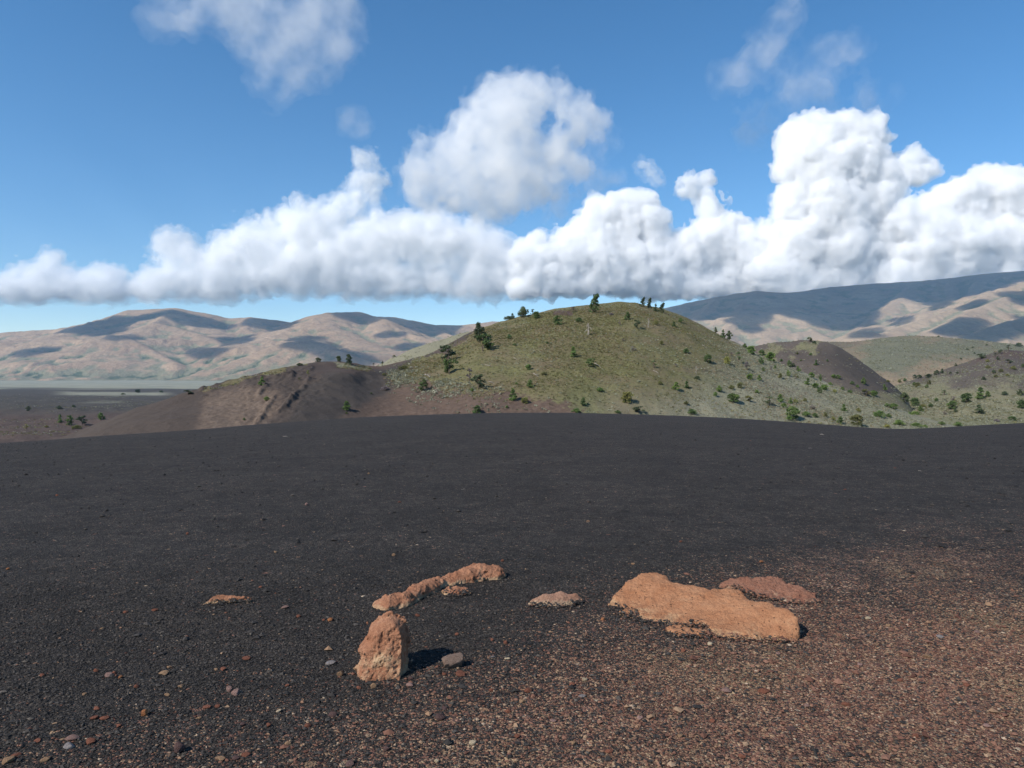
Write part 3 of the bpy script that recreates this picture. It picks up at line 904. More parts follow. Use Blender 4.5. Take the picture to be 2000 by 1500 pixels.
# ---------------------------------------------------------------- air between the camera and the mountains
hz = bpy.data.materials.new('haze')
hz.use_nodes = True
ht = hz.node_tree
ht.nodes.clear()
ho = ht.nodes.new('ShaderNodeOutputMaterial')
hv = ht.nodes.new('ShaderNodeVolumePrincipled')
hv.inputs['Color'].default_value = (.46, .70, 1.0, 1)
hv.inputs['Density'].default_value = 2.9e-5
hv.inputs['Anisotropy'].default_value = 0.1
ht.links.new(hv.outputs[0], ho.inputs['Volume'])
hz.cycles.homogeneous_volume = True
x0, x1, y0, y1, z0_, z1_ = -15500., 15500., -400., 13200., -260., 1760.
vv_ = [(x, y, z) for z in (z0_, z1_) for y in (y0, y1) for x in (x0, x1)]
ff_ = [(0, 2, 3, 1), (4, 5, 7, 6), (0, 1, 5, 4), (2, 6, 7, 3), (0, 4, 6, 2), (1, 3, 7, 5)]
me = make_mesh('haze', vv_, np.array(ff_), hz, False, closed=True)
tag(mesh_obj('haze', me), kind='stuff')
zmin = min((o.matrix_world @ Vector(c)).z for o in COL.objects if o.type == 'MESH' and o.get('kind') == 'structure' for c in o.bound_box)
zmax = max((o.matrix_world @ Vector(c)).z for o in COL.objects if o.type == 'MESH' and o.get('kind') == 'structure' for c in o.bound_box)
print('haze needs', zmin, zmax)
# ---------------------------------------------------------------- clouds high over the range: their shadows lie on the slopes
DG = bpy.context.evaluated_depsgraph_get()
BV_M = [BVHTree.FromObject(o, DG) for o in (left_o, right_o)]
M_HIGH = cloud_mat('high_vapour', .0085, 1 / 300., .22, .42, 3.0, soft=.5)


def hit(u, v, trees):
    d = Vector(((u - 1000) / F, 1.0, (HV - v) / F)).normalized()
    best = None
    for t in trees:
        p, n, i, L = t.ray_cast(Vector((0, 0, EYE)), d)
        if p is not None and (best is None or L < best[1]):
            best = (p, L, n)
    return best


def shade_cloud(polys, H, label, lit=(), cell=36.0, T=170.0, seed=0, grow=1.0):
    pts = []
    for poly in polys:
        poly = np.array(poly, float)
        gu, gv_ = np.meshgrid(np.arange(poly[:, 0].min(), poly[:, 0].max() + 1, 2.2), np.arange(poly[:, 1].min(), poly[:, 1].max() + 1, 1.1))
        gu, gv_ = gu.ravel(), gv_.ravel()
        d = poly_sdf(gu, gv_, poly) + 2.0 * fbm(np.stack([gu * .06, gv_ * .12, 0 * gu], 1), 3, seed)
        ok = d < 0
        for L in lit:
            ok &= poly_sdf(gu, gv_, L) > 0
        for u, v in zip(gu[ok], gv_[ok]):
            h_ = hit(u, v, BV_M)
            if h_ is None: continue
            p = np.array(h_[0])
            pts.append(p + TO_SUN * ((H - p[2]) / TO_SUN[2]))
    if len(pts) < 20: return None
    pts = np.array(pts)
    lo = pts[:, :2].min(0) - 10 * cell
    n = (np.ceil((pts[:, :2].max(0) + 10 * cell - lo) / cell)).astype(int)
    occ = np.zeros(n, np.float32)
    ij = ((pts[:, :2] - lo) / cell).astype(int)
    occ[ij[:, 0], ij[:, 1]] = 1

    def blur(a, k):
        for _ in range(k):
            a = (np.roll(a, 1, 0) + np.roll(a, -1, 0) + a * 2) / 4
            a = (np.roll(a, 1, 1) + np.roll(a, -1, 1) + a * 2) / 4
        return a
    occ = (blur(occ, 3) > .10).astype(np.float32)      # close the gaps between samples
    occ = blur(occ, 7)
    zz = np.arange(-T * 1.3, T * 1.3 + 1, 30.0)
    ii, jj = np.meshgrid(np.arange(n[0]), np.arange(n[1]), indexing='ij')
    wob = fbm(np.stack([ii.ravel() * cell / 260., jj.ravel() * cell / 260., 0 * ii.ravel()], 1), 4, seed + 5).reshape(occ.shape)
    t = T * (np.clip(occ + .18 * wob * (occ > .02), 0, 1) - .5) * 2 * grow
    fld = np.abs(zz)[None, None, :] - t[:, :, None]
    fld = np.clip(fld, -200, 200)
    i2 = np.repeat(np.repeat(fld, 1, 0), 1, 1)
    g = openvdb.FloatGrid(background=200.0)
    g.copyFromArray(np.ascontiguousarray(i2, dtype=np.float32))
    p, tr, q = g.convertToPolygons(0.0, 0.0)
    X = np.stack([lo[0] + p[:, 0] * cell, lo[1] + p[:, 1] * cell, H + zz[0] + p[:, 2] * 30.0], 1)
    # one object for each separate cloud
    fc = np.vstack([q] + ([np.hstack([tr, tr[:, :1]])] if len(tr) else [])).astype(int)
    lab = np.arange(len(X))
    while True:
        mn = lab[fc].min(1)
        new = lab.copy()
        np.minimum.at(new, fc.ravel(), np.repeat(mn, 4))
        new = new[new]
        if (new == lab).all(): break
        lab = new
    for r in np.unique(lab):
        keep = lab == r
        if keep.sum() < 60: continue
        mp = np.cumsum(keep) - 1
        c = X[keep].mean(0)
        me = make_mesh('cloud', X[keep] - c, [mp[tr[keep[tr[:, 0]]]] if len(tr) else [], mp[q[keep[q[:, 0]]]]], M_HIGH, closed=True)
        tag(mesh_obj('cloud', me, loc=c), label, 'cloud', 'high clouds shading the mountains')


HI = 'flat cloud high above the picture, its shadow on the mountains'
LEFT_SHADE = [
    [(122, 646), (160, 636), (205, 623), (230, 618), (250, 622), (290, 617), (318, 608), (345, 609), (320, 616), (300, 621), (270, 627), (240, 641), (225, 652), (195, 654), (165, 649)],
    [(320, 609), (345, 607), (365, 612), (400, 622), (440, 636), (450, 641), (420, 641), (400, 633), (380, 637), (365, 626), (340, 618)],
    [(34, 687), (60, 682), (118, 680), (85, 693), (60, 692)],
    [(368, 684), (400, 677), (440, 684), (430, 695), (395, 694)],
    [(225, 656), (250, 652), (264, 661), (245, 664)],
    [(432, 663), (460, 660), (492, 657), (475, 671), (455, 675)],
    [(488, 625), (560, 627), (590, 628), (560, 641), (530, 646), (508, 641)],
    [(658, 611), (690, 610), (707, 607), (752, 618), (732, 629), (705, 627), (680, 621)],
    [(757, 619), (800, 623), (850, 633), (908, 633), (875, 650), (840, 656), (800, 641), (770, 629)],
    [(558, 669), (595, 657), (622, 663), (645, 674), (690, 688), (745, 706), (700, 714), (660, 702), (640, 691), (600, 673)],
    [(742, 651), (792, 647), (782, 656), (755, 658)],
    [(788, 673), (818, 669), (806, 682), (784, 684)],
]
for i, pl in enumerate(LEFT_SHADE):
    shade_cloud([pl], 4100 + 60 * (i % 5), HI, seed=400 + i)
RIGHT_BIG = [(1290, 612), (1300, 601), (1340, 591), (1400, 579), (1440, 573), (1480, 568), (1560, 566), (1700, 552), (1850, 542), (2000, 528), (2080, 520), (2060, 532), (1990, 549), (1945, 566), (1900, 576), (1862, 586),
             (1835, 604), (1812, 596), (1790, 579), (1745, 583), (1720, 601), (1692, 636), (1640, 640), (1600, 632), (1572, 613), (1545, 616), (1525, 600), (1502, 612), (1490, 632), (1462, 620), (1440, 613), (1418, 617), (1370, 626), (1330, 621)]
LIT = [[(1326, 601), (1348, 594), (1353, 597), (1332, 603)], [(1368, 594), (1380, 587), (1404, 588), (1398, 593), (1372, 598)], [(1458, 572), (1470, 567), (1482, 569), (1478, 575), (1466, 575)]]
shade_cloud([RIGHT_BIG], 4700, 'broad cloud deck above the picture, its shadow darkening the right mountain', lit=LIT, seed=431, cell=40.)
RIGHT_SHADE = [
    [(1829, 650), (1858, 633), (1889, 620), (1914, 622), (1929, 633), (1889, 642), (1848, 652)],
    [(1865, 656), (1910, 645), (1955, 632), (2000, 617), (2110, 590), (2110, 650), (1980, 648), (1941, 664), (1900, 662)],
    [(1951, 575), (1972, 569), (2000, 568), (2080, 570), (2080, 600), (2000, 590), (1982, 583)],
    [(1871, 605), (1910, 587), (1943, 580), (1912, 596), (1889, 604)],
    [(1652, 657), (1676, 643), (1710, 644), (1726, 648), (1703, 654)],
    [(1420, 622), (1440, 618), (1470, 634), (1490, 650), (1478, 652), (1450, 632)],
    [(1740, 624), (1765, 618), (1785, 616), (1775, 628), (1745, 634)],
]
for i, pl in enumerate(RIGHT_SHADE):
    shade_cloud([pl], 4300 + 50 * i, HI, seed=450 + i)
print('shadow clouds', round(time.time() - T0, 1))
# ---------------------------------------------------------------- rocks
def rock_mat(name, top, mid, pale, pal_amt=.5, pits=.5, scale=1.0):
    m = NT(name)
    p = m.pos()
    n1 = m.noise(p, 9 * scale, 5, .65)
    n2 = m.noise(p, 42 * scale, 5, .7)
    n3 = m.noise(p, 150 * scale, 3, .65)
    c = m.mix(m.ramp(n1, [(.34, 0), (.66, 1)]), top, mid)
    pa = m.math('ADD', m.math('MULTIPLY', m.attr('low'), pal_amt), m.math('MULTIPLY', m.math('SUBTRACT', n1, .5), 1.4))
    pa = m.math('ADD', pa, m.math('MULTIPLY', m.math('SUBTRACT', n2, .5), .9))
    c = m.mix(m.ramp(pa, [(.22, 0), (.62, .9)]), c, pale)
    c = m.mix(m.ramp(n3, [(.3, .45), (.52, 0)]), c, (top[0] * .45, top[1] * .42, top[2] * .42))
    c = m.mix(m.ramp(n3, [(.58, 0), (.75, .5)]), c, (min(pale[0] * 1.2, .75), pale[1] * 1.2, pale[2] * 1.2))
    vor = m.voro(p, 30 * scale)
    vn = m.noise(p, 5 * scale, 3, .5)
    pit = m.math('MULTIPLY', m.ramp(vor, [(.10, 1), (.22, 0)]), m.ramp(m.math('ADD', vn, m.math('MULTIPLY', m.math('SUBTRACT', n2, .5), .5)), [(.60 - .12 * pits, 0), (.68 - .08 * pits, 1)]))
    c = m.mix(m.math('MULTIPLY', pit, .85), c, (.03, .024, .02))
    h = m.math('ADD', m.math('MULTIPLY', n2, .020 / scale), m.math('MULTIPLY', n3, .010 / scale))
    h = m.math('ADD', h, m.math('MULTIPLY', pit, -.012))
    return m.surf(c, .95, m.bump(h, .9, 1.0), .12)


M_ROCK_A = rock_mat('orange_tuff', (.29, .125, .068), (.40, .20, .118), (.52, .36, .215), .62, .3)
M_ROCK_B = rock_mat('orange_slab_tuff', (.35, .155, .076), (.44, .22, .116), (.53, .345, .19), .42, 1.3)
M_ROCK_C = rock_mat('red_brown_tuff', (.22, .095, .06), (.31, .155, .10), (.42, .30, .20), .30, .8)
M_ROCK_E = rock_mat('pale_edged_tuff', (.30, .155, .100), (.37, .215, .145), (.54, .40, .265), .58, .5)
M_ROCK_D = rock_mat('lilac_tuff', (.21, .135, .12), (.28, .20, .17), (.42, .33, .28), .3, .3)


BANKS = []


def gz(x, y):
    return float(ground_z(np.array([x]), np.array([y]))[0])


def on_ground(u, v, z=0.0):
    """point z above the cinders that shows at (u, v)"""
    Y = (EYE - z) * F / (v - HV)
    for _ in range(6):
        X = (u - 1000) / F * Y
        Y = (EYE - z - gz(X, Y)) * F / (v - HV)
    return np.array([(u - 1000) / F * Y, Y, gz((u - 1000) / F * Y, Y) + z])


def slab_rock(label, outline, mat, h=.006, rnd=.03, rough=(.012, 22., .006, 70.), seed=0, name='rock', lift=0.0, side=.25, lump=.012, low_h=.06):
    P = np.array([on_ground(*q) for q in outline])
    BANKS.append(np.array([on_ground(q[0], q[1] + 1) for q in outline if q[2] <= .006]))
    poly = P[:, :2]
    lo = np.array([*(poly.min(0) - .06), P[:, 2].min() - .06])
    hi = np.array([*(poly.max(0) + .06), P[:, 2].max() + .07])
    ax, n = field_grid(lo, hi, h)
    X, Y = np.meshgrid(ax[0], ax[1], indexing='ij')
    dx = X[..., None] - P[:, 0]; dy = Y[..., None] - P[:, 1]
    w = 1 / (dx * dx + dy * dy + .0012) ** 1.3
    top = (w * P[:, 2]).sum(-1) / w.sum(-1)
    pd = poly_sdf(X, Y, poly)
    q = xy3(X, Y)
    pd = pd + (.007 * fbm(q * 14, 3, seed)).reshape(X.shape)
    top = top + (.55 * lump * fbm(q * 6, 3, seed + 3)).reshape(X.shape) + .020 + lift * sstep(.0, .028, -pd)
    X3, Y3, Z3 = np.meshgrid(*ax, indexing='ij')
    a = pd[:, :, None] + side * np.maximum(Z3 - lo[2] - .05, 0) * 0
    b = (Z3 - top[:, :, None])
    k = rnd
    f = np.maximum(a, b)
    hmix = np.clip(1 - np.abs(a - b) / k, 0, 1)
    f = f + hmix * hmix * k * .25
    pts = np.stack([X3.ravel(), Y3.ravel(), Z3.ravel()], 1)
    band = np.abs(f.ravel()) < .06
    nn = np.zeros(f.size, np.float32)
    nn[band] = .42 * rough[0] * fbm(pts[band] * rough[1], 3, seed + 6) + .5 * rough[2] * fbm(pts[band] * rough[3], 2, seed + 9)
    f = f + nn.reshape(f.shape)
    p, fc = iso_mesh(f, lo, h)
    c = np.array([P[:, 0].mean(), P[:, 1].mean(), P[:, 2].min()])
    low = 1 - sstep(.0, low_h, p[:, 2] - ground_z(p[:, 0], p[:, 1]))
    me = make_mesh(name, p - c, fc, mat, True, {'low': low}, closed=True)
    return tag(mesh_obj(name, me, loc=c), label, 'rock', 'orange rocks on the black cinders')


slab_rock('largest rock, a broad flat orange slab with a few dark pits',
          [(1182, 1186, 0), (1200, 1162, .03), (1225, 1137, .08), (1255, 1122, .12), (1285, 1122, .125), (1302, 1127, .125), (1317, 1140, .115), (1345, 1144, .115), (1387, 1154, .115), (1425, 1150, .13), (1447, 1154, .13),
           (1470, 1176, .115), (1500, 1178, .13), (1540, 1190, .13), (1558, 1206, .11), (1562, 1225, .07), (1558, 1256, -.01), (1500, 1253, -.01), (1425, 1251, -.01), (1387, 1243, -.01), (1376, 1222, .005), (1337, 1224, 0), (1300, 1221, -.01),
           (1270, 1216, -.01), (1245, 1214, -.01), (1242, 1200, .0), (1220, 1191, -.005), (1195, 1186, -.01)], M_ROCK_B, seed=500, rnd=.045, lump=.010, low_h=.05)
slab_rock('low orange remnant of rock half sunk in cinders before the largest slab', [(1296, 1229, 0), (1320, 1225, .01), (1350, 1228, .012), (1384, 1236, .014), (1386, 1246, 0), (1350, 1245, -.005), (1315, 1242, -.005)], M_ROCK_B, seed=505, h=.005, rnd=.02, lump=.006, low_h=.02)
slab_rock('small tan lump of rock at the left foot of the largest slab', [(1207, 1197, 0), (1220, 1191, .012), (1238, 1194, .012), (1244, 1203, 0), (1225, 1206, -.004), (1210, 1202, -.004)], M_ROCK_B, seed=508, h=.004, rnd=.02, lump=.004, low_h=.02)
slab_rock('crumbling reddish slab just behind the largest orange slab',
          [(1402, 1148, 0), (1412, 1137, 0.0108), (1445, 1131, 0.0288), (1465, 1132, 0.0324), (1500, 1131, 0.0360), (1522, 1132, 0.0396), (1540, 1143, 0.0360), (1570, 1153, 0.0216), (1590, 1161, 0.0144), (1604, 1176, -.004), (1575, 1181, -.008), (1540, 1178, -.008),
           (1512, 1173, -.008), (1475, 1167, -.005), (1450, 1154, .0), (1432, 1149, .0)], M_ROCK_C, seed=511, lift=.0, rough=(.018, 26., .009, 80.), lump=.018, low_h=.035)


def ridge_rock():
    sp = [(741, 1189, 1171), (757, 1191, 1163), (785, 1186, 1157), (808, 1171, 1143), (838, 1157, 1130), (862, 1147, 1124), (888, 1141, 1116), (914, 1138, 1104), (940, 1133, 1097), (964, 1132, 1102)]
    C, R = [], []
    for u, vb, vt in sp:
        p = on_ground(u, vb)
        e = (vb - vt) * p[1] / F
        p[1] += .72 * e
        C.append(p); R.append(e)
    C, R = np.array(C), np.array(R)
    h = .0055
    lo = np.array([C[:, 0].min() - .16, C[:, 1].min() - .16, C[:, 2].min() - .05]); hi = np.array([C[:, 0].max() + .16, C[:, 1].max() + .18, C[:, 2].max() + .16])
    ax, n = field_grid(lo, hi, h)
    X3, Y3, Z3 = np.meshgrid(*ax, indexing='ij')
    f = np.full(n, 9.0)
    for a, b, ra, rb in zip(C[:-1], C[1:], R[:-1], R[1:]):
        ex, ey = b[0] - a[0], b[1] - a[1]
        t = np.clip(((X3 - a[0]) * ex + (Y3 - a[1]) * ey) / (ex * ex + ey * ey), 0, 1)
        r = ra + (rb - ra) * t
        zc = a[2] + (b[2] - a[2]) * t
        d = (((X3 - a[0] - ex * t) ** 2 + (Y3 - a[1] - ey * t) ** 2) / (.80 ** 2) + np.abs(Z3 - zc) ** 2.0 / (.70 ** 2)) ** .5
        f = np.minimum(f, (d - r) * .75)
    pts = np.stack([X3.ravel(), Y3.ravel(), Z3.ravel()], 1)
    band = np.abs(f.ravel()) < .06
    nn = np.zeros(f.size, np.float32)
    nn[band] = .014 * fbm(pts[band] * 11, 3, 560) + .007 * fbm(pts[band] * 34, 3, 565) + .004 * fbm(pts[band] * 90, 2, 569)
    p, fc = iso_mesh(f + nn.reshape(f.shape), lo, h)
    c = np.array([C[:, 0].mean(), C[:, 1].mean(), C[:, 2].min()])
    low = .85 * (1 - sstep(.0, .06, p[:, 2] - ground_z(p[:, 0], p[:, 1])))
    me = make_mesh('rock', p - c, fc, M_ROCK_A, True, {'low': low}, closed=True)
    tag(mesh_obj('rock', me, loc=c), 'long curving ridge of orange rock rising to a knobby right end', 'rock', 'orange rocks on the black cinders')


ridge_rock()
slab_rock('small cinder-strewn orange patch of rock in front of the long ridge rock', [(864, 1159, -.005), (878, 1150, .015), (900, 1149, .018), (915, 1150, .015), (919, 1160, -.004), (905, 1163, -.006), (889, 1167, -.006), (870, 1164, -.006)], M_ROCK_A, seed=519, h=.004, rough=(.016, 30., .008, 90.), rnd=.02, lump=.012, low_h=.03)
slab_rock('low lens-shaped rock with a pale lower edge between the ridge and the largest slab',
          [(1018, 1180, -.008), (1030, 1173, .025), (1060, 1165, .042), (1095, 1161, .05), (1126, 1161, .052), (1138, 1168, .04), (1136, 1176, .005), (1120, 1184, -.01), (1090, 1187, -.01), (1055, 1185, -.01), (1030, 1183, -.01)], M_ROCK_E, seed=523, lift=.024, h=.004, rnd=.03, rough=(.006, 22., .004, 70.), lump=.003, low_h=.055)
slab_rock('thin flat orange rock alone on the black cinders at the left',
          [(397, 1182, -.005), (410, 1173, .012), (425, 1167, .024), (440, 1165, .028), (465, 1166, .03), (485, 1166, .03), (493, 1169, .025), (492, 1175, -.004), (465, 1177, -.006), (440, 1178, -.006), (415, 1181, -.006)], M_ROCK_A, seed=527, lift=.018, h=.004, rnd=.02, lump=.006, low_h=.03)


def upright_rock():
    out = [(694, 1271), (699, 1263), (712, 1254), (718, 1230), (740, 1217), (757, 1209), (771, 1213), (785, 1225), (791, 1242), (792, 1262), (792, 1286), (793, 1322), (768, 1325), (719, 1330), (705, 1321), (698, 1307), (704, 1293), (702, 1279)]
    Yb = on_ground(745, 1325)[1] + .07
    poly = np.array([((u - 1000) / F * Yb, EYE + (HV - v) / F * Yb) for u, v in out])
    g0 = gz(poly[:, 0].mean(), Yb)
    poly[poly[:, 1] < g0 + .02, 1] -= .06
    h = .0045
    lo = np.array([poly[:, 0].min() - .05, Yb - .2, poly[:, 1].min() - .02]); hi = np.array([poly[:, 0].max() + .05, Yb + .30, poly[:, 1].max() + .05])
    ax, n = field_grid(lo, hi, h)
    X3, Y3, Z3 = np.meshgrid(*ax, indexing='ij')
    pts = np.stack([X3.ravel(), Y3.ravel(), Z3.ravel()], 1)
    XX2, ZZ2 = np.meshgrid(ax[0], ax[2], indexing='ij')
    pd = poly_sdf(XX2, ZZ2, poly)[:, None, :]
    hgt = (Z3 - g0)
    xc = (X3 - poly[:, 0].mean())
    yc = Yb + .015 + .22 * hgt + .10 * np.abs(xc)
    th = .125 - .16 * np.clip(hgt, 0, .4)
    q = np.clip(-pd / .075, 0, 1) + 0 * Y3
    pil = np.sqrt(1 - (1 - q) ** 2)
    right = sstep(.055, .085, xc)
    pil = np.where(Y3 < yc, pil * (1 - right) + right * np.maximum(pil, sstep(0, .25, q)), pil)
    f = (np.abs(Y3 - yc) - th * pil) * .7
    f = np.maximum(f, pd * .8 + 0 * f)
    band = np.abs(f.ravel()) < .06
    nn = np.zeros(f.size, np.float32)
    nn[band] = .018 * fbm(pts[band] * 9, 3, 540) + .008 * fbm(pts[band] * 28, 3, 545) + .005 * fbm(pts[band] * 80, 2, 549)
    f = f + nn.reshape(f.shape)
    p, fc = iso_mesh(f, lo, h)
    c = np.array([poly[:, 0].mean(), Yb, g0])
    low = 1 - sstep(.03, .24, p[:, 2] - g0)
    low = low * .5 + .45 * np.exp(-((p[:, 0] - poly[:, 0].mean() - .03) / .05) ** 2 - ((p[:, 2] - g0 - .1) / .05) ** 2)
    me = make_mesh('rock', p - c, fc, M_ROCK_A, True, {'low': low}, closed=True)
    tag(mesh_obj('rock', me, loc=c), 'upright orange boulder casting a black shadow to its right', 'rock', 'orange rocks on the black cinders')


upright_rock()


# ---- loose stones
def stone_mesh(name, seed, mat, cuts=9, sub=3, flat=1.0):
    import bmesh
    bm = bmesh.new()
    bmesh.ops.create_icosphere(bm, subdivisions=sub, radius=1.0)
    V = np.array([v.co[:] for v in bm.verts])
    rs = np.random.RandomState(seed)
    for _ in range(cuts):
        nrm = rs.normal(size=3); nrm /= np.linalg.norm(nrm)
        off = rs.uniform(.55, .85)
        d = V @ nrm - off
        V = V - np.maximum(d, 0)[:, None] * nrm * .93
    V = V * (1 + .10 * fbm(V * 1.7, 3, seed)[:, None] + .05 * fbm(V * 5, 2, seed + 3)[:, None])
    V[:, 2] *= flat
    for v, c in zip(bm.verts, V): v.co = c
    me = bpy.data.meshes.new(name)
    bm.to_mesh(me); bm.free()
    at_ = me.attributes.new('low', 'FLOAT', 'POINT'); at_.data.foreach_set('value', np.zeros(len(V), np.float32))
    me.polygons.foreach_set('use_smooth', np.ones(len(me.polygons), bool))
    me.set_sharp_from_angle(angle=math.radians(38))
    me.materials.append(mat)
    return me


def stone_mat(name, a, b):
    m = NT(name)
    p = m.objco()
    n1 = m.noise(p, 1.6, 5, .65)
    n2 = m.noise(p, 8, 4, .7)
    rnd = m.n('ShaderNodeObjectInfo').outputs['Random']
    c = m.mix(m.ramp(n1, [(.3, 0), (.7, 1)]), a, b)
    c = m.mix(1.0, c, m.ramp(n2, [(.3, .6), (.7, 1.2)]), 'MULTIPLY')
    c = m.mix(1.0, c, m.ramp(rnd, [(0, .8), (1, 1.15)]), 'MULTIPLY')
    return m.surf(c, .95, m.bump(n2, .6, .25), .12)


STONE_COL = {
    'red': ((.21, .080, .050), (.29, .125, .080)), 'tan': ((.32, .19, .11), (.42, .27, .16)), 'pink': ((.27, .16, .13), (.36, .23, .19)),
    'purple': ((.11, .065, .058), (.17, .105, .092)), 'cream': ((.50, .38, .24), (.62, .50, .34)), 'grey': ((.23, .20, .19), (.34, .30, .28)), 'orange': ((.38, .15, .065), (.46, .20, .09)),
}
STONES = {k: [stone_mesh('stone', 600 + 7 * i + j, stone_mat('stone_' + k, *c), flat=(.55, .7, .85)[j]) for j in range(3)] for i, (k, c) in enumerate(STONE_COL.items())}
placed = []
STONES['greytan'] = [stone_mesh('stone', 790 + j, stone_mat('stone_greytan', (.25, .165, .125), (.37, .265, .205)), cuts=12, flat=(.55, .7, .85)[j]) for j in range(3)]


def stone(u, v, w, hh, colour, label=None, anchor=None, turn=None, shape=None, bury=.18):
    """w, hh: width and height in photo pixels; (u, v) is the middle of its foot"""
    p = on_ground(u, v + 1)
    s = p[1] / F
    me = STONES[colour][(len(placed) if shape is None else shape) % 3]
    o = bpy.data.objects.new('stone', me)
    rs = np.random.RandomState(900 + len(placed))
    rx = w * s / 2 * 1.08
    fl = (.55, .7, .85)[(len(placed) if shape is None else shape) % 3]
    # what shows as its height is part of its top seen from above
    see = (v - HV) / F
    rz = max(.36 * rx, (hh * s - .62 * rx * see) / 1.75) / fl
    o.scale = (rx, rx * rs.uniform(.62, .95), rz)
    o.location = (p[0], p[1] + rx * .5, p[2] + rz * fl * (1 - bury * 2))
    o.rotation_euler = (rs.uniform(-.15, .15), rs.uniform(-.15, .15), rs.uniform(-.5, .5) if turn is None else turn)
    link(o)
    placed.append(dict(o=o, u=u, v=v, w=w, h=hh, c=colour, label=label, anchor=anchor))
    return o


stone(885, 1306, 47, 36, 'greytan', 'fist-sized grey-tan stone with a dark right side, right of the upright boulder', 'the fist-sized stone', turn=.4, shape=2)
stone(347, 1470, 23, 26, 'purple', 'dark purple stone standing upright with a black shadow, lower left', 'the upright purple stone', shape=2)
stone(279, 1399, 15, 16, 'orange', 'knobby orange-tan stone on black cinders, lower left', 'the knobby orange stone', shape=2)
stone(645, 1297, 19, 8, 'grey', 'flat pale grey stone left of the upright boulder', 'the pale grey stone', shape=0)
stone(137, 1446, 25, 9, 'pink', 'flat pale pink stone lying above a lilac one, lower left', 'the pale pink stone', shape=0)
stone(130, 1462, 25, 11, 'grey', 'lilac-grey flat stone just below the pale pink one', None, shape=1)
stone(859, 1406, 24, 15, 'purple', 'dark brown angular stone on the gravel below the fist-sized stone', 'the dark brown stone', shape=2)
stone(649, 1400, 19, 12, 'purple', 'dull purple stone on the gravel at lower centre left', 'the dull purple stone', shape=1)
stone(1697, 1209, 14, 5, 'cream', 'thin white sliver of stone right of the largest slab', 'the white sliver', shape=0)
stone(1387, 1260, 10, 9, 'cream', 'small white stone at the front edge of the largest slab', 'the small white stone', shape=1)
stone(922, 1455, 15, 12, 'cream', 'cream stone on dark gravel near the bottom centre', 'the cream stone', shape=1)
stone(1655, 1379, 17, 10, 'red', 'red-brown flat stone in the reddish gravel at lower right', 'the red-brown stone', shape=0)
stone(1420, 1352, 19, 11, 'pink', 'pinkish grey slab stone below the largest orange slab', 'the pinkish slab stone', shape=0)
stone(458, 1357, 17, 14, 'pink', 'pink-tan stone, the right one of a touching pair', 'the touching pair of stones', shape=1)
stone(446, 1351, 14, 14, 'pink', 'greyish pink stone, the left one of a touching pair', None, shape=2)
stone(318, 1318, 19, 10, 'tan', 'wide tan stone on the black cinders left of the upright boulder', 'the wide tan stone', shape=0)
stone(598, 986, 7, 6, 'pink', 'single pale pink stone far out on the black cinders', 'the far pink stone', shape=1)
stone(1814, 1285, 15, 9, 'tan', 'yellowish tan stone in the reddish gravel at the right', 'the yellowish tan stone', shape=0)
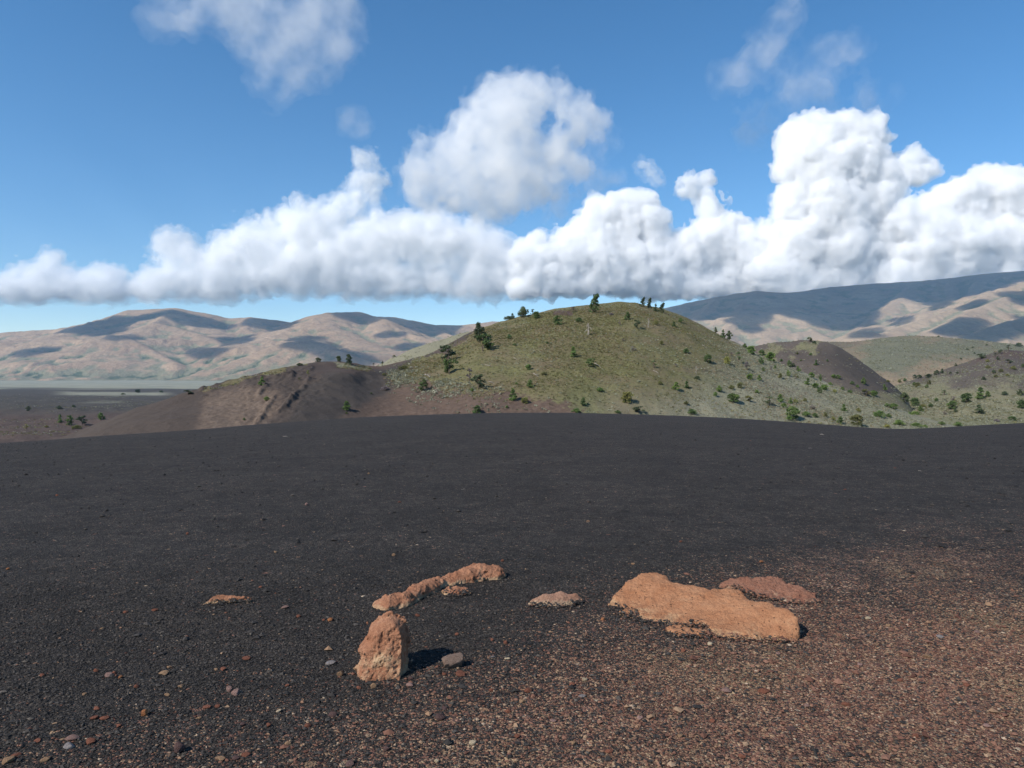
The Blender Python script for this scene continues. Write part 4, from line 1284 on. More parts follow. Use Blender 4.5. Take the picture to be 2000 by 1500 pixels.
for q in [(244, 1197, 9, 6, 'red'), (300, 1193, 13, 6, 'red'), (508, 1147, 8, 5, 'red'), (556, 1187, 14, 5, 'pink'), (582, 1205, 9, 6, 'red'), (198, 1229, 9, 6, 'tan'), (186, 1312, 9, 8, 'red'), (80, 1321, 10, 7, 'red'),
          (209, 1321, 17, 8, 'pink'), (222, 1316, 8, 7, 'red'), (234, 1325, 9, 8, 'orange'), (330, 1304, 11, 5, 'tan'), (421, 1309, 8, 6, 'tan'), (434, 1309, 12, 8, 'red'), (480, 1288, 20, 6, 'red'), (352, 1343, 12, 8, 'tan'),
          (325, 1358, 12, 6, 'tan'), (164, 1357, 9, 6, 'tan'), (265, 1343, 9, 8, 'red'), (186, 1386, 15, 6, 'red'), (182, 1404, 18, 8, 'red'), (201, 1405, 16, 8, 'red'), (230, 1420, 11, 8, 'red'), (402, 1383, 18, 9, 'red'),
          (423, 1381, 11, 7, 'red'), (173, 1452, 20, 12, 'red'), (70, 1449, 15, 7, 'red'), (28, 1478, 17, 9, 'red'), (84, 1487, 18, 10, 'tan'), (12, 1490, 24, 14, 'tan'), (388, 1404, 10, 7, 'tan'), (523, 1419, 12, 9, 'red'),
          (473, 1417, 12, 9, 'purple'), (543, 1391, 12, 7, 'cream'), (477, 1478, 18, 10, 'red'), (459, 1483, 17, 9, 'purple'), (428, 1486, 22, 11, 'tan'), (768, 1085, 8, 6, 'tan'), (981, 1096, 7, 6, 'red'), (815, 1203, 9, 6, 'red'),
          (827, 1190, 6, 6, 'pink'), (892, 1240, 10, 7, 'red'), (988, 1257, 9, 8, 'red'), (961, 1251, 7, 6, 'red'), (991, 1288, 11, 6, 'cream'), (963, 1284, 9, 6, 'grey'), (867, 1318, 10, 6, 'red'), (899, 1319, 22, 8, 'red'),
          (800, 1341, 15, 10, 'pink'), (728, 1343, 13, 11, 'tan'), (802, 1327, 12, 9, 'purple'), (664, 1320, 13, 13, 'tan'), (1142, 1329, 12, 8, 'cream'), (1020, 1373, 12, 10, 'tan'), (992, 1392, 10, 9, 'red'), (1117, 1339, 12, 8, 'red'),
          (1138, 1362, 14, 7, 'grey'), (1031, 1352, 14, 10, 'red'), (868, 1386, 14, 7, 'purple'), (754, 1466, 14, 12, 'purple'), (682, 1496, 19, 13, 'purple'), (852, 1489, 10, 9, 'cream'), (1121, 1454, 10, 10, 'tan'),
          (1898, 1193, 8, 4, 'cream'), (1910, 1236, 13, 7, 'pink'), (1839, 1246, 13, 8, 'grey'), (1547, 1427, 19, 10, 'purple'), (1493, 1354, 24, 9, 'red'), (1737, 1223, 10, 7, 'tan'), (1577, 1381, 12, 9, 'pink'),
          (1562, 1496, 13, 10, 'tan'), (1520, 1278, 10, 6, 'pink'), (1178, 1211, 10, 7, 'orange'), (1335, 1273, 9, 8, 'red'), (720, 925, 5, 4, 'tan'), (1237, 1102, 8, 5, 'tan'), (644, 1213, 12, 8, 'orange'), (632, 1212, 8, 6, 'red'),
          (700, 1345, 9, 7, 'red'), (1250, 1405, 14, 8, 'pink'), (1330, 1440, 12, 9, 'tan'), (1190, 1470, 15, 9, 'red'), (1010, 1440, 12, 8, 'red'), (1080, 1410, 14, 7, 'pink'), (960, 1350, 10, 8, 'red'), (1230, 1335, 10, 7, 'tan'),
          (560, 1340, 9, 7, 'red'), (600, 1420, 13, 9, 'red'), (560, 1455, 14, 9, 'tan'), (1680, 1300, 11, 7, 'pink'), (1760, 1330, 12, 7, 'red'), (1890, 1340, 13, 8, 'red'), (1960, 1290, 11, 7, 'tan'), (1930, 1420, 15, 9, 'pink'),
          (1790, 1440, 14, 9, 'red'), (1700, 1470, 13, 9, 'tan'), (1450, 1480, 14, 9, 'red'), (1392, 1410, 12, 8, 'red'), (1488, 1098, 8, 5, 'orange'), (1330, 1058, 6, 4, 'red'), (110, 968, 6, 4, 'red'), (365, 1043, 6, 6, 'red'), (538, 1079, 7, 5, 'tan'), (14, 1112, 7, 5, 'orange')]:
    stone(*q)
print('rocks', round(time.time() - T0, 1))


# ---- loose gravel lying on the cinders: far too many to count
def gravel(name, N, red_side, size, seed, mat, vmin=1040., vmax=1540., soft=190., at_=None):
    rs = np.random.RandomState(seed)
    u = rs.uniform(-60, 2060, N * 5)
    v = HV + 1 / (1 / (vmax - HV) + rs.uniform(0, 1, N * 5) ** .8 * (1 / (vmin - HV) - 1 / (vmax - HV)))
    Y = EYE * F / (v - HV)
    X = (u - 1000) / F * Y
    Z = ground_z(X, Y)
    P = np.stack([X, Y, Z], 1)
    r = red_amount(P)
    far_ = sstep(vmin, vmin + soft, v)
    keep = rs.uniform(0, 1, len(r)) < far_ * (r if red_side else np.clip(1.05 - r * .9, .05, 1))
    # keep the gravel off the big rocks
    P = P[keep][:N] if at_ is None else at_
    n = len(P)
    base = np.array([(1, 0, 0), (-.45, .85, 0), (-.5, -.8, .05), (.1, .1, .75), (.35, .75, .2), (.3, -.85, -.1), (-.95, .05, .25), (0, 0, -.6)], float)
    faces = np.array([(3, 0, 4), (3, 4, 1), (3, 1, 6), (3, 6, 2), (3, 2, 5), (3, 5, 0), (7, 4, 0), (7, 1, 4), (7, 6, 1), (7, 2, 6), (7, 5, 2), (7, 0, 5)])
    s = rs.gamma(3.0, size / 3.0, n).clip(size * .35, size * 3.2)
    V = base[None] * (1 + .35 * rs.normal(size=(n, 8, 3)).clip(-1.3, 1.3)) * s[:, None, None]
    V[:, :, 2] *= rs.uniform(.45, .95, n)[:, None]
    a = rs.uniform(0, 2 * math.pi, n)
    ca, sa = np.cos(a)[:, None], np.sin(a)[:, None]
    Vx = V[:, :, 0] * ca - V[:, :, 1] * sa
    Vy = V[:, :, 0] * sa + V[:, :, 1] * ca
    V = np.stack([Vx, Vy, V[:, :, 2]], 2) + P[:, None, :] + np.array([0, 0, 1]) * (s * .25)[:, None, None]
    fc = (faces[None] + (np.arange(n) * 8)[:, None, None]).reshape(-1, 3)
    tone = np.repeat(rs.uniform(0, 1, n), 8)
    me = make_mesh(name, V.reshape(-1, 3), fc, mat, False, {'tone': tone})
    tag(mesh_obj(name, me), kind='stuff')


m = NT('red_gravel')
c = m.ramp(m.attr('tone'), [(0, (.085, .041, .030)), (.35, (.155, .076, .052)), (.6, (.20, .106, .072)), (.8, (.23, .142, .086)), (.96, (.275, .185, .118)), (1, (.37, .28, .20))])
M_GRED = m.surf(c, .95, None, .1)
m = NT('black_gravel')
c = m.ramp(m.attr('tone'), [(0, (.014, .0125, .0115)), (.6, (.035, .0300, .0260)), (.93, (.056, .048, .041)), (1, (.10, .083, .066))])
M_GBLK = m.surf(c, .85, None, .3)
gravel('red_gravel', 56000, True, .0038, 700, M_GRED)
gravel('red_gravel', 1000, True, .009, 703, M_GRED)
gravel('black_gravel', 90000, False, .0042, 701, M_GBLK)
gravel('black_gravel', 1500, False, .0085, 702, M_GBLK)
gravel('black_gravel', 8000, False, .0115, 704, M_GBLK, 800., 1080., 6.)
gravel('red_gravel', 500, True, .017, 705, M_GRED, 800., 1080., 6.)
rs = np.random.RandomState(9)
bank = []
for B in BANKS:
    for a, b in zip(B[:-1], B[1:]):
        L = np.hypot(*(b - a)[:2])
        if L > .3: continue
        n_ = int(L * 650) + 1
        t = rs.uniform(0, 1, n_)[:, None]
        q = a + (b - a) * t
        off = rs.normal(.004, .016, n_)
        q[:, 1] += off
        q[:, 0] += rs.normal(0, .01, n_)
        q[:, 2] = ground_z(q[:, 0], q[:, 1]) + np.clip(.012 + off * .5, 0, .03)
        bank.append(q)
bank = np.vstack(bank)
isr = rs.uniform(0, 1, len(bank)) < red_amount(bank) * 1.1
gravel('black_gravel', 10, False, .0055, 706, M_GBLK, at_=bank[~isr])
gravel('red_gravel', 10, True, .0055, 707, M_GRED, at_=bank[isr])
print('gravel', round(time.time() - T0, 1))
# ---------------------------------------------------------------- trees and shrubs
land = [o for o in COL.objects if o.type == 'MESH' and o.name.split('.')[0] in ('hill', 'valley_floor')]
DG = bpy.context.evaluated_depsgraph_get()
BV_L = [BVHTree.FromObject(o, DG) for o in land]
BV_G = [BVHTree.FromObject(bpy.data.objects['ground'], DG)]


def leaf_mat(name, dark, light):
    m = NT(name)
    rnd = m.n('ShaderNodeObjectInfo').outputs['Random']
    t = m.attr('tone')
    c = m.mix(t, dark, light)
    c = m.mix(1.0, c, m.ramp(rnd, [(0, (.82, .80, .8)), (.5, (1, 1, 1)), (1, (1.2, 1.12, .95))]), 'MULTIPLY')
    b = m.n('ShaderNodeBsdfPrincipled', {'Base Color': c, 'Roughness': .75, 'Specular IOR Level': .2})
    tr = m.n('ShaderNodeBsdfTranslucent', {'Color': c})
    mx = m.n('ShaderNodeMixShader', {0: .18, 1: b.outputs[0], 2: tr.outputs[0]})
    m.link(mx.outputs[0], m.out.inputs['Surface'])
    return m.m


def bark_mat(name, a, b):
    m = NT(name)
    n = m.noise(m.objco(), 14, 4, .6)
    return m.surf(m.mix(n, a, b), .9, None, .1)


LEAF = {'dark': leaf_mat('dark_needles', (0.033, 0.054, 0.029), (0.125, 0.158, 0.081)), 'mid': leaf_mat('green_needles', (0.043, 0.076, 0.029), (0.159, 0.225, 0.081)),
        'bright': leaf_mat('fresh_needles', (0.054, 0.098, 0.029), (0.210, 0.301, 0.091)), 'olive': leaf_mat('olive_needles', (0.067, 0.079, 0.029), (0.251, 0.248, 0.101)),
        'yellow': leaf_mat('yellow_green_leaves', (0.109, 0.120, 0.033), (0.335, 0.339, 0.121)), 'grey': leaf_mat('grey_twigs', (0.125, 0.106, 0.101), (0.319, 0.263, 0.272))}
BARK = bark_mat('bark', (.07, .052, .040), (.16, .125, .10))
DEADWOOD = bark_mat('bleached_wood', (.20, .17, .145), (.38, .34, .29))


def tube(path, radii, sides=6):
    path = np.asarray(path, float)
    V, Fc = [], []
    n = len(path)
    for i, (p, r) in enumerate(zip(path, radii)):
        t = path[min(i + 1, n - 1)] - path[max(i - 1, 0)]
        t /= np.linalg.norm(t) + 1e-9
        a = np.cross(t, (0.3, 1, .1)); a /= np.linalg.norm(a) + 1e-9
        b = np.cross(t, a)
        for k in range(sides):
            an = 2 * math.pi * k / sides
            V.append(p + r * (math.cos(an) * a + math.sin(an) * b))
    for i in range(n - 1):
        for k in range(sides):
            Fc.append((i * sides + k, i * sides + (k + 1) % sides, (i + 1) * sides + (k + 1) % sides, (i + 1) * sides + k))
    return np.array(V), np.array(Fc)


def merge(parts):
    V, Q, off = [], [], 0
    for v, f in parts:
        V.append(v); Q.append(f + off); off += len(v)
    return np.vstack(V), np.vstack(Q)


def leaves(clumps, n_each, size, rs, up=.25):
    """clumps: (x, y, z, rx, rz, tone)"""
    V, T = [], []
    for (x, y, z, rx, rz, tone) in clumps:
        n = max(6, int(n_each * (rx * rx * rz / 1e-3) ** .45))
        d = rs.normal(size=(n, 3)); d /= np.linalg.norm(d, axis=1)[:, None]
        rad = rs.uniform(.35, 1.08, n)[:, None] ** .7
        c = d * rad * np.array([rx, rx, rz]) + np.array([x, y, z])
        s = size * rs.uniform(.55, 1.3, n)
        a = rs.normal(size=(n, 3)); a[:, 2] += up; a /= np.linalg.norm(a, axis=1)[:, None]
        b = np.cross(a, rs.normal(size=(n, 3))); b /= np.linalg.norm(b, axis=1)[:, None]
        q = np.stack([c - a * s[:, None] * .9, c + b * s[:, None] * .45, c + a * s[:, None], c - b * s[:, None] * .45], 1)
        V.append(q.reshape(-1, 3))
        T.append(np.repeat(np.clip(tone + rs.normal(0, .16, n), 0, 1), 4))
    V = np.vstack(V)
    return V, np.arange(len(V)).reshape(-1, 4), np.concatenate(T)


def crown_clumps(kind, rs):
    C = []
    trunk = [(0, 0, -.04), (0, 0, .3), (.0, 0, .7), (0, 0, .96)]
    limbs = []
    if kind == 'cone':
        for i in range(24):
            z = rs.uniform(.05, .97)
            r = .27 * (1 - z) ** .8 + .02
            a = rs.uniform(0, 6.28); d = r * rs.uniform(.35, 1.0)
            C.append((d * math.cos(a), d * math.sin(a), z, .065 + .09 * (1 - z), .06, rs.uniform(.2, .8)))
    elif kind == 'pine':      # dense ragged oval
        for i in range(26):
            z = rs.uniform(.1, .95)
            r = .34 * math.sin(math.pi * min(1, (z + .1) / 1.08)) ** .7
            a = rs.uniform(0, 6.28); d = r * rs.uniform(.3, 1.05)
            C.append((d * math.cos(a), d * math.sin(a), z, rs.uniform(.08, .14), rs.uniform(.06, .10), rs.uniform(.15, .85)))
    elif kind == 'round':
        for i in range(26):
            a = rs.uniform(0, 6.28); e = rs.uniform(-.3, 1.0)
            d = .42 * math.sqrt(max(0, 1 - e * e * .9)) * rs.uniform(.4, 1)
            C.append((d * math.cos(a), d * math.sin(a), .48 + .42 * e, rs.uniform(.11, .18), rs.uniform(.08, .13), rs.uniform(.15, .85)))
        for i in range(7):
            a = rs.uniform(0, 6.28)
            C.append((.3 * math.cos(a), .3 * math.sin(a), rs.uniform(.08, .25), .13, .10, rs.uniform(.1, .6)))
        trunk = [(0, 0, -.04), (.02, 0, .25), (.0, 0, .6)]
    elif kind == 'bush':
        for i in range(16):
            a = rs.uniform(0, 6.28); e = rs.uniform(0, 1)
            d = .62 * math.sqrt(max(0, 1 - e * e)) * rs.uniform(.2, 1)
            C.append((d * math.cos(a), d * math.sin(a), .2 + .6 * e, rs.uniform(.17, .26), rs.uniform(.14, .22), rs.uniform(.2, .85)))
        trunk = [(0, 0, -.05), (.03, 0, .2), (0, 0, .5)]
    elif kind == 'spread':    # open old pine: bare forked trunk, separate pads of needles
        trunk = [(0, 0, -.04), (-.03, 0, .22), (.02, 0, .5), (.0, 0, .86)]
        for i in range(9):
            z = .28 + .66 * i / 8
            a = rs.uniform(0, 6.28)
            d = .36 * (1.1 - .75 * abs(z - .45)) * rs.uniform(.55, 1)
            x, y = d * math.cos(a), d * math.sin(a)
            limbs.append([(0, 0, z - .12), (x * .5, y * .5, z - .05), (x, y, z)])
            for j in range(3):
                C.append((x + rs.normal(0, .06), y + rs.normal(0, .06), z + rs.normal(0, .04), rs.uniform(.08, .14), rs.uniform(.05, .08), rs.uniform(.15, .85)))
        C.append((0, 0, .92, .1, .08, .6))
    elif kind == 'flag':      # wind-bent: trunk leans, needles stream downwind
        trunk = [(-.05, 0, -.04), (-.04, 0, .2), (.02, 0, .55), (.17, 0, .97)]
        for i in range(34):
            z = i / 33. * .97 + .03
            x0 = np.interp(z, [0, .55, 1], [-.04, .03, .19])
            wdt = .25 * (1 - z) + .075
            x = x0 + rs.uniform(-.7, 1.0) * wdt
            C.append((x, rs.uniform(-.8, .8) * wdt, z, rs.uniform(.065, .11), rs.uniform(.045, .075), rs.uniform(.15, .8)))
    elif kind == 'sparse':
        trunk = [(0, 0, -.04), (.04, 0, .3), (-.02, 0, .65), (.03, 0, .98)]
        for i in range(12):
            z = rs.uniform(.15, .97); a = rs.uniform(0, 6.28); d = .3 * rs.uniform(.3, 1) * (1.15 - z * .8)
            x, y = d * math.cos(a), d * math.sin(a)
            limbs.append([(0, 0, z - .08), (x, y, z)])
            C.append((x, y, z, rs.uniform(.05, .1), rs.uniform(.04, .07), rs.uniform(.1, .8)))
    return C, trunk, limbs


PROTO = {}


def proto(kind, tone, var):
    key = (kind, tone, var)
    if key in PROTO: return PROTO[key]
    rs = np.random.RandomState(sum(map(ord, kind)) * 7 + var * 31)
    C, trunk, limbs = crown_clumps(kind, rs)
    V, Q, T = leaves([(x, y, z, r * (1.12 if kind != 'sparse' else 1.1), q * 1.15, t) for x, y, z, r, q, t in C], 30 if kind != 'sparse' else 18, .066, rs)
    crown = make_mesh('crown', V, Q, LEAF[tone], True, {'tone': T})
    r0 = .036 if kind not in ('bush',) else .02
    parts = [tube(trunk, np.linspace(r0, r0 * .25, len(trunk)))]
    for l in limbs: parts.append(tube(l, np.linspace(r0 * .5, r0 * .2, len(l)), 4))
    if kind in ('cone', 'pine', 'round', 'flag', 'bush'):
        for (x, y, z, *_r) in C[::4]:
            parts.append(tube([(0 if kind != 'flag' else np.interp(z, [0, .55, 1], [-.04, .03, .19]), 0, max(z - .12, .03)), (x, y, z)], [r0 * .4, r0 * .15], 4))
    v, f = merge(parts)
    tr = make_mesh('trunk', v, f, BARK, True)
    PROTO[key] = (crown, tr)
    return PROTO[key]


def dead_mesh(var, droop=False):
    rs = np.random.RandomState(77 + var)
    tp = [(0, 0, -.04), (.02 * rs.normal(), 0, .3), (.03 * rs.normal(), .02, .65), (.06 * rs.normal(), 0, 1.0)]
    parts = [tube(tp, [.05, .042, .03, .012])]
    tr = make_mesh('trunk', *merge(parts), DEADWOOD, True)
    br = []
    for i in range(16):
        z = rs.uniform(.3, .97); a = rs.uniform(0, 6.28); L = rs.uniform(.12, .34) * (1.2 - z * .6)
        x, y = L * math.cos(a), L * math.sin(a)
        dz = rs.uniform(-.05, .14) if not droop else rs.uniform(.02, .08)
        p = [(0, 0, z), (x * .6, y * .6, z + dz), (x, y, z + dz * .5 - (.22 if droop else -.03))]
        br.append(tube(p, [.022, .016, .006], 5))
    return tr, make_mesh('branches', *merge(br), DEADWOOD, True)


DEAD = [dead_mesh(0, True), dead_mesh(1), dead_mesh(2)]
plants = []
KW = {'cone': ('young_conifer', 'conifer'), 'pine': ('pine_tree', 'pine'), 'round': ('pine_tree', 'pine'), 'spread': ('pine_tree', 'pine'), 'flag': ('pine_tree', 'pine'), 'sparse': ('sparse_pine', 'pine'), 'bush': ('shrub', 'shrub'), 'dead': ('dead_tree', 'dead tree')}


def plant(u, v, h, kind, tone='mid', w=None, label=None, anchor=None, flip=False):
    hh = hit(u, v, BV_L)
    if hh is None:
        for dv in (1, 2, 3, 4, 5, 6):
            hh = hit(u, v + dv, BV_L)
            if hh is not None: break
    if hh is None:
        print('no ground for', u, v); return
    p = hh[0]
    s = (p.y / F)
    H = h * s * (.93 if kind != 'dead' else 1.0)
    var = len(plants) % 3
    nat = {'cone': .56, 'pine': .78, 'round': .95, 'spread': .85, 'flag': .6, 'sparse': .6, 'bush': 1.5, 'dead': .5}[kind]
    wx = H if w is None else (w * s) / nat
    nm, cat = KW[kind]
    e = bpy.data.objects.new(nm, None)
    e.empty_display_size = .3
    rs = np.random.RandomState(1000 + len(plants))
    e.location = (p.x, p.y, p.z - .02 * H)
    e.rotation_euler = (0, 0, rs.uniform(-3.1, 3.1) if kind not in ('flag', 'dead') else rs.uniform(-.3, .3))
    e.scale = (wx * (-1 if flip else 1), wx, H)
    link(e)
    if kind == 'dead':
        tr, br = DEAD[{'droop': 0}.get(tone, 1 + var % 2)]
        mesh_obj('trunk', tr, e); mesh_obj('branches', br, e)
    else:
        crown, tr = proto(kind, tone, var)
        mesh_obj('trunk', tr, e); mesh_obj('crown', crown, e)
    plants.append(dict(o=e, u=u, v=v, h=h, kind=kind, c=tone, label=label, anchor=anchor, cat=cat, d=p.y))


